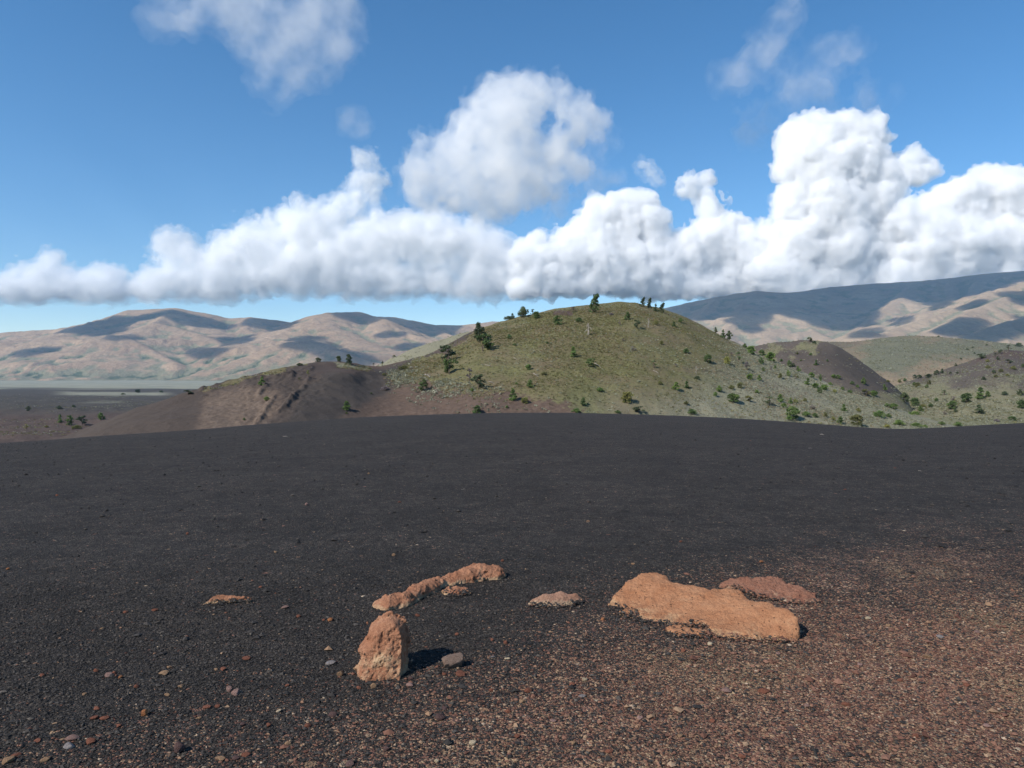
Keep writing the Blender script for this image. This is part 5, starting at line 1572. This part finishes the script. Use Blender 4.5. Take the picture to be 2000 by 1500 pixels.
PL = [
    # lava field on the left
    (117, 825, 17, 'cone', 'bright', None, 'narrow bright green conifer, left one of three on the lava field', 'the left lava-field conifer'),
    (136, 831, 23, 'pine', 'bright', 15, 'bright green pine, middle one of three on the lava field', 'the middle lava-field pine'),
    (160, 831, 20, 'spread', 'dark', 18, 'dark open pine, right one of three on the lava field', 'the dark lava-field pine'),
    (150, 838, 9, 'bush', 'yellow', 20), (197, 820, 16, 'pine', 'bright', 16, 'bright green bushy pine where the lava field meets the brown slope', 'the pine at the slope foot'),
    (56, 803, 11, 'pine', 'dark', 10), (52, 838, 12, 'sparse', 'yellow', 13), (116, 799, 8, 'bush', 'dark', 14), (144, 796, 6, 'bush', 'dark', 9), (367, 771, 10, 'spread', 'dark', 16, 'dark spreading pine on the left end of the brown shoulder', 'the pine at the shoulder end'),
    (269, 767, 8, 'round', 'dark', 10), (315, 767, 5, 'bush', 'dark', 9), (240, 771, 4, 'bush', 'dark', 10), (91, 835, 5, 'bush', 'olive', 11),
    # brown shoulder and black saddle
    (511, 753, 19, 'cone', 'bright', 14, 'bright green conifer beside the dark lava ledge on the brown shoulder', 'the conifer by the lava ledge'),
    (521, 783, 10, 'bush', 'bright', 12), (477, 821, 6, 'bush', 'mid', 7), (602, 735, 14, 'sparse', 'yellow', 8), (585, 742, 8, 'sparse', 'olive', 8), (585, 709, 6, 'bush', 'dark', 16), (621, 706, 9, 'round', 'dark', 12), (661, 706, 12, 'round', 'dark', 10),
    (681, 712, 23, 'pine', 'dark', 16, 'dark ragged pine standing on top of the brown shoulder', 'the dark pine on the shoulder top'), (730, 711, 7, 'sparse', 'dark', 7), (711, 719, 8, 'sparse', 'dark', 10), (747, 704, 6, 'cone', 'dark', 5), (770, 692, 4, 'bush', 'dark', 8), (722, 722, 5, 'bush', 'olive', 8), (747, 716, 8, 'sparse', 'olive', 4),
    (677, 801, 19, 'cone', 'bright', 17, 'lone green conifer on the bare black slope', 'the lone conifer on black slope'), (677, 808, 4, 'bush', 'mid', 6), (725, 770, 5, 'bush', 'dark', 6),
    (827, 763, 24, 'pine', 'mid', 19, 'dense dark green conifer where black slope turns to scrub', 'the dense conifer at the scrub edge'), (789, 722, 9, 'bush', 'olive', 24), (750, 734, 7, 'bush', 'olive', 9), (752, 762, 8, 'bush', 'grey', 20),
    (876, 706, 34, 'spread', 'dark', 30, 'old open pine, the upper of two close together on the left flank', 'the upper old pine on the left flank'),
    (878, 731, 32, 'spread', 'mid', 26, 'old open pine, the lower of two close together on the left flank', 'the lower old pine on the left flank'),
    (937, 668, 42, 'pine', 'dark', 24, 'tallest dark pine on the upper left edge of the green hill', 'the tallest pine'),
    (943, 686, 36, 'spread', 'mid', 34, 'spreading pine just below the tallest pine', 'the pine below the tallest one'),
    (917, 745, 30, 'sparse', 'grey', 16, 'grey nearly bare pine beside a dark spreading one', 'the grey bare pine'), (934, 760, 30, 'spread', 'dark', 26, 'dark spreading pine low on the left of the green hill', 'the low dark spreading pine'), (922, 764, 7, 'bush', 'bright', 10),
    (932, 808, 19, 'pine', 'mid', 22, 'broad green conifer rising right behind the black crest', 'the conifer behind the black crest'),
    # crest of the green hill
    (992, 625, 9, 'bush', 'dark', 20), (1001, 622, 11, 'cone', 'dark', 9), (1021, 620, 25, 'bush', 'dark', 27, 'big round dark pine on the left crest of the green hill', 'the round dark crest pine'), (1041, 613, 12, 'sparse', 'dark', 12), (1047, 622, 15, 'round', 'mid', 15),
    (1089, 635, 22, 'pine', 'mid', 20, 'bushy grey-green pine below the summit on its left', 'the bushy pine below the summit'), (1120, 609, 12, 'sparse', 'grey', 15), (1131, 629, 10, 'bush', 'mid', 15),
    (1159, 611, 39, 'flag', 'mid', 22, 'tall wind-bent pine leaning right on the very summit', 'the wind-bent summit pine'),
    (1254, 598, 18, 'flag', 'dark', 11, 'leftmost thin wind-bent pine of four along the right crest', 'the leftmost thin crest pine'), (1267, 601, 20, 'flag', 'dark', 10, 'second thin wind-bent pine from the left along the right crest', None),
    (1280, 608, 16, 'cone', 'dark', 9, 'upright dark conifer between thin wind-bent pines on the right crest', None), (1291, 610, 19, 'flag', 'dark', 13, 'rightmost wind-bent pine of four along the right crest', 'the rightmost crest pine'),
    # green hill face
    (1149, 655, 25, 'dead', 'droop', 15, 'white dead tree with drooping branches on the upper green hill', 'the white drooping dead tree'),
    (994, 662, 11, 'bush', 'mid', 12), (1177, 615, 9, 'sparse', 'olive', 9), (1194, 616, 6, 'bush', 'grey', 10), (1226, 625, 18, 'pine', 'mid', 14, 'oval green pine high on the hill left of the four crest pines', 'the high oval pine'), (1244, 641, 17, 'spread', 'dark', 14, 'dark pine casting a short shadow on the upper right of the hill', 'the dark upper-right pine'), (1210, 636, 13, 'sparse', 'grey', 6),
    (1267, 641, 19, 'dead', '', 8, 'thin pale dead tree below the four crest pines', 'the thin pale dead tree'), (1281, 635, 11, 'bush', 'olive', 13), (1316, 639, 12, 'cone', 'mid', 10), (1329, 630, 11, 'bush', 'mid', 12),
    (1120, 697, 22, 'cone', 'bright', 13, 'upright bright green young conifer in the middle of the hill', 'the upright young conifer'), (1150, 716, 17, 'spread', 'mid', 18, 'spreading pine with a white log on its right, middle of the hill', 'the pine beside the white log'),
    (1032, 722, 12, 'round', 'bright', 12), (1035, 757, 17, 'cone', 'bright', 14), (1002, 782, 25, 'cone', 'bright', 16, 'tall fresh green conifer low on the left face of the hill', 'the tall fresh green conifer'), (1025, 788, 14, 'round', 'yellow', 15, 'yellow-green rounded bush beside the tall fresh green conifer', 'the yellow-green bush'), (1009, 751, 5, 'bush', 'bright', 7), (990, 797, 6, 'bush', 'bright', 8),
    (1062, 732, 7, 'bush', 'olive', 14), (1005, 675, 5, 'bush', 'mid', 10), (1069, 671, 4, 'bush', 'mid', 9), (1172, 765, 10, 'bush', 'bright', 18), (1139, 792, 17, 'cone', 'mid', 13), (1126, 806, 10, 'bush', 'bright', 22), (1207, 807, 7, 'bush', 'mid', 16), (1247, 807, 14, 'spread', 'dark', 24),
    (1226, 786, 23, 'round', 'olive', 24, 'round olive bush-like tree low on the hill face', 'the round olive tree'), (1236, 685, 10, 'sparse', 'grey', 14), (1217, 667, 7, 'sparse', 'grey', 8), (1292, 673, 9, 'bush', 'olive', 11), (1277, 719, 18, 'sparse', 'mid', 15), (1319, 716, 7, 'sparse', 'grey', 9), (1340, 690, 11, 'bush', 'mid', 15), (1289, 751, 9, 'bush', 'olive', 12),
    (1320, 761, 16, 'cone', 'bright', 16), (1341, 758, 15, 'cone', 'mid', 12), (1340, 790, 8, 'bush', 'olive', 14), (1352, 809, 12, 'bush', 'mid', 22), (1362, 741, 8, 'bush', 'dark', 13), (1360, 731, 15, 'dead', '', 5, 'white broken stump standing on the right half of the hill', 'the white stump'),
    # right shoulder
    (1382, 708, 17, 'round', 'mid', 16, 'dense round green pine alone on the right flank', 'the dense round pine'), (1420, 711, 16, 'round', 'yellow', 14), (1442, 708, 25, 'sparse', 'mid', 13, 'tall thin open pine on the upper right flank', 'the tall thin open pine'), (1398, 650, 12, 'cone', 'dark', 7), (1394, 648, 14, 'dead', '', 4),
    (1412, 660, 18, 'cone', 'mid', 11, 'left of two dark conifers on the right skyline of the hill', 'the left skyline conifer'), (1425, 662, 20, 'pine', 'dark', 13, 'right of two dark conifers on the right skyline of the hill', 'the right skyline conifer'),
    (1466, 691, 17, 'round', 'bright', 17), (1455, 680, 11, 'bush', 'mid', 11), (1428, 695, 8, 'sparse', 'grey', 12), (1488, 711, 14, 'pine', 'mid', 12), (1491, 725, 9, 'pine', 'mid', 8), (1459, 722, 18, 'sparse', 'grey', 14), (1506, 724, 13, 'sparse', 'grey', 9), (1504, 706, 21, 'round', 'bright', 20, 'dense bright green tree on the pale right edge of the hill', 'the dense tree on the pale edge'),
    (1488, 695, 13, 'round', 'mid', 12), (1526, 706, 6, 'bush', 'mid', 8), (1514, 721, 9, 'pine', 'bright', 7), (1542, 717, 15, 'pine', 'mid', 10), (1550, 716, 8, 'bush', 'dark', 9), (1559, 725, 11, 'cone', 'bright', 10), (1465, 741, 12, 'round', 'bright', 13), (1483, 743, 12, 'cone', 'bright', 10), (1524, 739, 12, 'pine', 'olive', 10), (1540, 735, 14, 'pine', 'bright', 8), (1554, 740, 12, 'sparse', 'olive', 12),
    (1577, 751, 14, 'cone', 'bright', 12), (1585, 738, 12, 'round', 'bright', 12), (1603, 744, 14, 'pine', 'mid', 7), (1592, 757, 10, 'round', 'bright', 14), (1601, 768, 12, 'pine', 'mid', 10), (1610, 762, 12, 'round', 'bright', 16), (1622, 753, 8, 'bush', 'bright', 10), (1630, 767, 8, 'bush', 'yellow', 11), (1594, 713, 11, 'cone', 'mid', 8), (1581, 668, 10, 'spread', 'dark', 11, 'dark pine on top of the dark cinder hill beyond', 'the pine on the dark cinder hill'), (1590, 671, 6, 'bush', 'dark', 10), (1557, 692, 5, 'bush', 'olive', 8), (1628, 738, 8, 'round', 'bright', 9), (1637, 740, 9, 'round', 'bright', 9),
    (1686, 750, 14, 'pine', 'mid', 10, 'lone green conifer on the bare slope of the dark cinder hill', 'the lone conifer on the dark hill'), (1664, 751, 8, 'bush', 'mid', 10), (1661, 767, 6, 'bush', 'olive', 10), (1616, 706, 5, 'bush', 'mid', 6), (1564, 705, 4, 'bush', 'mid', 5), (1583, 694, 6, 'bush', 'mid', 7), (1675, 757, 7, 'bush', 'bright', 7),
    (1432, 785, 19, 'round', 'mid', 25, 'wide bushy green pine on the lower right of the hill', 'the wide bushy pine'), (1397, 774, 10, 'bush', 'bright', 10), (1404, 765, 13, 'pine', 'bright', 13), (1428, 760, 10, 'bush', 'olive', 14), (1446, 758, 12, 'round', 'olive', 12), (1464, 785, 13, 'spread', 'olive', 16), (1503, 793, 23, 'sparse', 'dark', 22, 'open brownish pine with visible limbs, lower right of the hill', 'the open brownish pine'), (1478, 768, 8, 'bush', 'bright', 9), (1524, 785, 17, 'cone', 'bright', 13), (1544, 788, 13, 'cone', 'bright', 9), (1554, 787, 9, 'bush', 'yellow', 11), (1531, 796, 10, 'bush', 'bright', 12), (1572, 784, 8, 'bush', 'olive', 9),
    (1547, 819, 27, 'round', 'mid', 27, 'largest dense green pine just above the black crest at the right', 'the largest pine above the black crest'), (1541, 821, 10, 'bush', 'bright', 14), (1574, 813, 11, 'bush', 'bright', 21), (1592, 815, 10, 'bush', 'mid', 13), (1612, 814, 10, 'bush', 'olive', 12), (1641, 828, 17, 'pine', 'mid', 14, 'green pine on the black crest just left of the olive one', None), (1674, 831, 23, 'round', 'olive', 25, 'olive yellowish round tree rooted at the black crest', 'the olive tree at the black crest'), (1648, 803, 15, 'cone', 'bright', 11), (1677, 805, 10, 'bush', 'olive', 13), (1628, 821, 8, 'bush', 'yellow', 10), (1586, 800, 12, 'sparse', 'grey', 14), (1600, 795, 9, 'dead', '', 6),
    # valley floor
    (1767, 786, 21, 'round', 'dark', 17, 'dark dense rounded tree on the valley floor below the dark hill', 'the dark rounded valley tree'), (1786, 793, 18, 'round', 'mid', 17, 'green tree right of and below the dark rounded valley tree', None), (1798, 805, 14, 'pine', 'mid', 13), (1803, 797, 9, 'bush', 'olive', 14), (1692, 774, 15, 'spread', 'olive', 17), (1707, 773, 12, 'round', 'bright', 14), (1660, 768, 8, 'bush', 'mid', 11), (1646, 762, 8, 'bush', 'mid', 10), (1732, 795, 9, 'bush', 'mid', 13), (1745, 799, 12, 'round', 'bright', 17), (1718, 815, 15, 'bush', 'bright', 24), (1736, 815, 9, 'bush', 'mid', 14),
    (1755, 831, 13, 'bush', 'bright', 23), (1790, 834, 10, 'bush', 'bright', 21), (1807, 836, 8, 'bush', 'bright', 14), (1786, 811, 9, 'bush', 'bright', 24), (1732, 835, 7, 'bush', 'yellow', 18), (1728, 762, 13, 'cone', 'bright', 9, 'small conifer low on the bare edge of the dark cinder hill', 'the conifer at the dark hill foot'),
    (1860, 799, 18, 'round', 'mid', 18), (1866, 805, 7, 'bush', 'dark', 9), (1888, 786, 21, 'round', 'mid', 20, 'dense rounded tree in front of the right-hand brown hill', 'the rounded tree before the brown hill'), (1913, 808, 19, 'cone', 'dark', 17, 'dark pointed conifer in the open sage at the right', 'the dark pointed conifer'), (1915, 779, 25, 'cone', 'mid', 17, 'tallest green conifer at the foot of the right-hand brown hill', 'the tall conifer before the brown hill'), (1929, 775, 13, 'pine', 'mid', 12), (1962, 772, 9, 'bush', 'dark', 14), (1994, 772, 13, 'pine', 'dark', 14), (1996, 797, 18, 'round', 'mid', 18, 'green tree cut by the right edge of the picture', 'the tree at the right edge'), (1977, 822, 10, 'round', 'mid', 16), (1829, 784, 8, 'bush', 'bright', 10), (1863, 784, 12, 'sparse', 'grey', 14), (1947, 824, 7, 'bush', 'grey', 12), (1871, 832, 9, 'bush', 'bright', 21), (1840, 830, 8, 'bush', 'mid', 16), (1844, 772, 12, 'sparse', 'mid', 13), (1818, 795, 8, 'bush', 'mid', 12), (1845, 810, 8, 'sparse', 'grey', 12),
    # right-hand brown hill
    (1787, 739, 8, 'round', 'dark', 9), (1796, 739, 8, 'round', 'dark', 9), (1813, 738, 9, 'round', 'dark', 13), (1829, 733, 12, 'pine', 'dark', 10), (1840, 729, 10, 'cone', 'dark', 8), (1867, 715, 7, 'cone', 'dark', 5), (1856, 731, 6, 'pine', 'dark', 5), (1914, 702, 12, 'spread', 'dark', 17, 'dark spreading pine on the left crest of the right-hand brown hill', 'the pine on the brown hill crest'), (1929, 708, 8, 'bush', 'olive', 10), (1943, 696, 8, 'sparse', 'dark', 9), (1949, 703, 8, 'pine', 'dark', 7), (1955, 691, 9, 'spread', 'dark', 9), (1970, 685, 13, 'sparse', 'dark', 11, 'thin tree on the reddish top of the right-hand brown hill', 'the thin tree on the reddish top'), (1970, 710, 9, 'spread', 'dark', 12), (1929, 720, 8, 'bush', 'olive', 12), (1941, 729, 8, 'bush', 'dark', 8), (1955, 727, 8, 'bush', 'olive', 11), (1980, 722, 9, 'bush', 'olive', 12), (1921, 743, 9, 'bush', 'dark', 9), (1945, 737, 6, 'bush', 'olive', 10), (1968, 735, 6, 'bush', 'olive', 10), (1999, 718, 9, 'bush', 'dark', 10), (1870, 730, 5, 'bush', 'dark', 5),
    (1815, 751, 10, 'pine', 'olive', 9), (1810, 758, 8, 'pine', 'mid', 7), (1792, 756, 10, 'round', 'olive', 12), (1786, 753, 8, 'bush', 'mid', 10), (1734, 747, 6, 'bush', 'olive', 9), (1757, 747, 7, 'bush', 'olive', 10), (1767, 745, 8, 'bush', 'mid', 8), (1990, 677, 9, 'bush', 'dark', 17), (1889, 683, 3, 'bush', 'dark', 8), (1900, 680, 4, 'bush', 'dark', 7), (1877, 702, 4, 'bush', 'dark', 5), (1903, 691, 4, 'bush', 'dark', 5), (1927, 675, 4, 'bush', 'dark', 6), (1833, 657, 3, 'bush', 'dark', 6),
]
for q in PL:
    plant(*q)


# ---- labels that place every small thing by a thing that is easy to find
def describe(items, size_words, noun, group_of, dist_word):
    anchors = [q for q in items if q.get('anchor')]
    used = set()
    todo = []
    for q in items:
        if q['label']:
            used.add(q['label']); q['final'] = q['label']
        else:
            todo.append(q)
    for q in todo:
        near = sorted(anchors, key=lambda a: math.hypot(a['u'] - q['u'], (a['v'] - q['v']) * 1.6))
        done = None
        for pair in [(0,), (1,), (0, 1), (0, 2), (1, 2), (2,), (0, 3), (3,), (4,), (1, 3), (2, 3), (0, 4)]:
            bits = []
            for k in pair:
                a = near[k]
                du, dv = q['u'] - a['u'], q['v'] - a['v']
                ad = math.hypot(du, dv)
                far = '' if ad < dist_word[0] else ('well ' if ad > dist_word[1] else '')
                clo = 'just ' if ad < dist_word[0] else ''
                if abs(du) > 2.2 * abs(dv): w = 'right of' if du > 0 else 'left of'
                elif abs(dv) > 2.2 * abs(du): w = 'below' if dv > 0 else 'above'
                else: w = ('below' if dv > 0 else 'above') + ' and ' + ('right of' if du > 0 else 'left of')
                bits.append((clo or far) + w + ' ' + a['anchor'])
            lab = size_words(q) + ' ' + noun(q) + ' ' + ' and '.join(bits)
            if len(lab.replace('-', ' ').split()) > 16:
                lab = size_words(q) + ' ' + noun(q) + ' ' + bits[0]
            if lab not in used and len(lab.split()) <= 16:
                done = lab; break
        q['final'] = done or lab
        used.add(q['final'])
    for q in items:
        tag(q['o'], q['final'], q.get('cat') or 'stone', group_of(q))


TONE = {'dark': 'dark', 'mid': 'green', 'bright': 'bright green', 'olive': 'olive', 'yellow': 'yellow-green', 'grey': 'grey bare', '': 'pale', 'droop': 'pale'}
NOUN = {'cone': 'young conifer', 'pine': 'pine', 'round': 'rounded pine', 'spread': 'spreading pine', 'flag': 'bent pine', 'sparse': 'thin pine', 'bush': 'low shrub', 'dead': 'dead tree'}


def region(q):
    if q['u'] < 345 and q['v'] > 760: return 'trees on the lava field'
    if q['u'] < 790 and q['v'] > 690: return 'trees on the brown shoulder'
    if q['d'] > 500: return 'shrubs on the far sage hill'
    if q['d'] > 250: return 'trees in the valley and on the dark hills'
    return 'trees and shrubs on the green hill'


describe(plants, lambda q: ('tiny ' if q['h'] < 7 else 'small ' if q['h'] < 14 else '') + TONE[q['c']], lambda q: NOUN[q['kind']], region, (16, 70))
describe(placed, lambda q: ('tiny ' if q['w'] < 9 else 'small ' if q['w'] < 14 else 'flat ') + {'red': 'reddish', 'purple': 'purplish'}.get(q['c'], q['c']), lambda q: 'stone', lambda q: 'loose stones on the cinders', (35, 170))


# ---- bleached logs and twigs
def log_mesh(seed, forks=1):
    rs = np.random.RandomState(seed)
    ps = [(-.5, 0, .02), (-.1, rs.normal() * .03, .05), (.2, rs.normal() * .03, .04), (.5, rs.normal() * .05, .02)]
    parts = [tube(ps, [.045, .04, .03, .012])]
    for i in range(forks):
        x = rs.uniform(-.4, .2)
        parts.append(tube([(x, 0, .04), (x + .14, .10 * rs.choice([-1, 1]), .12), (x + .26, .16 * rs.choice([-1, 1]), .16)], [.022, .014, .006], 5))
    return make_mesh('fallen_log', *merge(parts), DEADWOOD, True)


LOGM = [log_mesh(i, 1 + i % 3) for i in range(4)]


def log(u0, v0, u1, v1, label, trees, name='fallen_log', cat='log', thick=.65, group='bleached logs on the green hill', m=None):
    a, b = hit(u0, v0, trees), hit(u1, v1, trees)
    if a is None or b is None: print('no log', u0, v0); return
    a, b = a[0], b[0]
    d = b - a
    L = d.length
    o = mesh_obj(name, LOGM[(int(u0) % 4) if m is None else m])
    o.location = (a + b) / 2 + Vector((0, 0, .05 * thick if name == 'fallen_log' else .006))
    q = d.to_track_quat('X', 'Z')
    o.rotation_mode = 'QUATERNION'
    o.rotation_quaternion = q
    o.scale = (L, L * thick, L * thick)
    tag(o, label, cat, group)


for q in [(1042, 730, 1055, 740, 'bleached forked log below the green bush, left centre of the hill'), (1161, 710, 1177, 721, 'long white log right of the spreading mid-hill pine'), (1276, 724, 1288, 731, 'white straight log on the bare right half of the hill'),
          (954, 745, 967, 751, 'thin pale log right of the low dark spreading pine'), (947, 713, 962, 717, 'pale crooked log below the tallest pine'), (1003, 699, 1010, 704, 'short pale stick on the left face of the hill'), (1087, 700, 1097, 703, 'small white forked branch left of the upright young conifer'),
          (1341, 685, 1352, 692, 'pale tangled branch on the right of the hill'), (1371, 674, 1381, 681, 'thin tan log on the upper right of the hill'), (830, 732, 842, 738, 'pale log at the edge of the scrub left of the old pines'), (780, 735, 786, 738, 'small pale stick on the dark saddle'),
          (1733, 771, 1742, 777, 'pale log at the foot of the dark cinder hill')]:
    log(*q, BV_L)
for q in [(901, 957, 910, 956, 'pale straw-coloured twig on the black cinders, above the ridge rock'), (553, 853, 562, 853, 'short pale twig near the top left of the black cinders'), (1579, 876, 1587, 876, 'white twig near the black crest, lower of two at the right'), (1602, 849, 1609, 850, 'white twig near the black crest, upper of two at the right'), (1793, 920, 1801, 921, 'yellowish twig alone at the right of the black cinders')]:
    log(*q, BV_G, 'twig', 'twig', .8, 'pale twigs on the black cinders', 0)
print('plants', len(plants), round(time.time() - T0, 1))


# ---- low sage and grass tufts: ground cover
def tufts(name, P, size, mat, seed, blades=9, height=.75):
    rs = np.random.RandomState(seed)
    n = len(P)
    s = size * rs.uniform(.5, 1.5, n)
    d = rs.normal(size=(n, blades, 3)); d[:, :, 2] = np.abs(d[:, :, 2]); d /= np.linalg.norm(d, axis=2)[:, :, None]
    c = d * rs.uniform(.5, 1, (n, blades, 1)) * s[:, None, None] * np.array([1.15, 1.0, height])
    a = rs.normal(size=(n, blades, 3)); a[:, :, 2] += .4; a /= np.linalg.norm(a, axis=2)[:, :, None]
    b = np.cross(a, rs.normal(size=(n, blades, 3))); b /= np.linalg.norm(b, axis=2)[:, :, None]
    w = s[:, None, None] * rs.uniform(.35, .7, (n, blades, 1))
    V = np.stack([c - a * w, c + b * w * .7, c + a * w], 2) + P[:, None, None, :]
    V = V.reshape(-1, 3)
    Tn = np.repeat(np.clip(np.repeat(rs.uniform(.1, .9, n), blades) + rs.normal(0, .12, n * blades), 0, 1), 3)
    me = make_mesh(name, V, np.arange(len(V)).reshape(-1, 3), mat, False, {'tone': Tn})
    tag(mesh_obj(name, me), kind='stuff')


def tuft_mat(name, a, b):
    m = NT(name)
    c = m.mix(m.attr('tone'), a, b)
    b_ = m.n('ShaderNodeBsdfPrincipled', {'Base Color': c, 'Roughness': .9, 'Specular IOR Level': .1})
    tr = m.n('ShaderNodeBsdfTranslucent', {'Color': c})
    mx = m.n('ShaderNodeMixShader', {0: .3, 1: b_.outputs[0], 2: tr.outputs[0]})
    m.link(mx.outputs[0], m.out.inputs['Surface'])
    return m.m


M_SG = tuft_mat('sagebrush', (.14, .142, .092), (.41, .41, .30))
M_GR = tuft_mat('bunch_grass', (.085, .085, .034), (.27, .25, .11))
M_DRY = tuft_mat('dry_grass', (.21, .15, .09), (.38, .29, .175))


def pick(P, w, n, seed, jit):
    rs = np.random.RandomState(seed)
    w = np.maximum(w, 0)
    i = rs.choice(len(P), n, p=w / w.sum())
    q = P[i].copy()
    q[:, :2] += rs.normal(0, jit, (n, 2))
    return q


fr = np.tile(np.linspace(0, 1.2, hill_P.shape[0] // len(hill_u)) < 1.02, len(hill_u))
cellw = (hill_P[:, 1] / 150.) ** 2 * np.repeat(1, len(hill_P))
clus = .35 + sstep(-.25, .45, fbm(hill_P * .11, 4, 810)) 
clus2 = .3 + sstep(-.2, .5, fbm(hill_P * .05, 4, 820))
hv_, hp_, hr_ = hill_A['veg'], hill_A['pale'], 0
tufts('sagebrush', pick(hill_P, fr * hv_ * (.25 + hp_) * clus * cellw, 20000, 1, .25), .20, M_SG, 801)
tufts('bunch_grass', pick(hill_P, fr * hv_ * (1.05 - hp_) * clus2 * cellw, 22000, 2, .25), .19, M_GR, 802, height=.6)
tufts('dry_grass', pick(hill_P, fr * hv_ * clus * clus2 * cellw, 13000, 3, .25), .17, M_DRY, 803, height=.6)
# scattered scrub on the dark saddle edge
edge_w = fr * mask(*uv_of(hill_P), [(770, 715), (940, 750), (1080, 790), (1080, 815), (840, 800), (760, 765)], 20, 14, seed=30) * (hv_ < .8)
tufts('sagebrush', pick(hill_P, edge_w * cellw * clus ** 2, 900, 4, .3), .30, M_SG, 804)
u_, v_ = uv_of(PP)
vis = (u_ > 1380) & (u_ < 2120) & (v_ > 742) & (v_ < 850) & (PP[:, 1] < 700)
area = PP[:, 1] ** .8
cl3 = .2 + sstep(-.3, .5, fbm(PP * .04, 4, 830))
tufts('sagebrush', pick(PP, vis * area * cl3, 16000, 5, 1.2) + np.array([0, 0, .05]), .36, M_SG, 805)
tufts('bunch_grass', pick(PP, vis * area * cl3, 9000, 6, 1.2) + np.array([0, 0, .05]), .34, M_GR, 806)
lavw = (u_ > -60) & (u_ < 460) & (v_ > 768) & (v_ < 850) & (PP[:, 1] < 1400)
lcl = sstep(.1, .55, fbm(PP * .03, 4, 880)) + .03
tufts('bunch_grass', pick(PP, lavw * lcl * PP[:, 1] ** .8, 2600, 11, 1.5), .42, M_GR, 881)
tufts('sagebrush', pick(PP, lavw * lcl * PP[:, 1] ** .8, 1500, 12, 1.5), .42, M_SG, 882)
for HP, HA, HU, nS, sz, sd in ((h4_P, h4_A, h4_u, 7000, .95, 870), (h2_P, h2_A, h2_u, 2600, .34, 840), (h3_P, h3_A, h3_u, 7000, .42, 850), (h5_P, h5_A, h5_u, 2500, .4, 860)):
    f2 = np.tile(np.linspace(0, 1.2, HP.shape[0] // len(HU)) < 1.0, len(HU)) & (uv_of(HP)[0] < 2080)
    cl = .15 + sstep(-.3, .5, fbm(HP * .05, 4, sd))
    ww = f2 * (.12 + HA['veg']) * cl * (1 - .7 * HA['black'])
    tufts('sagebrush', pick(HP, ww, nS, sd + 1, .6), sz, M_SG, sd + 3)
    tufts('bunch_grass', pick(HP, ww, nS // 2, sd + 2, .6), sz * .9, M_GR, sd + 4)
print('ground cover', round(time.time() - T0, 1))
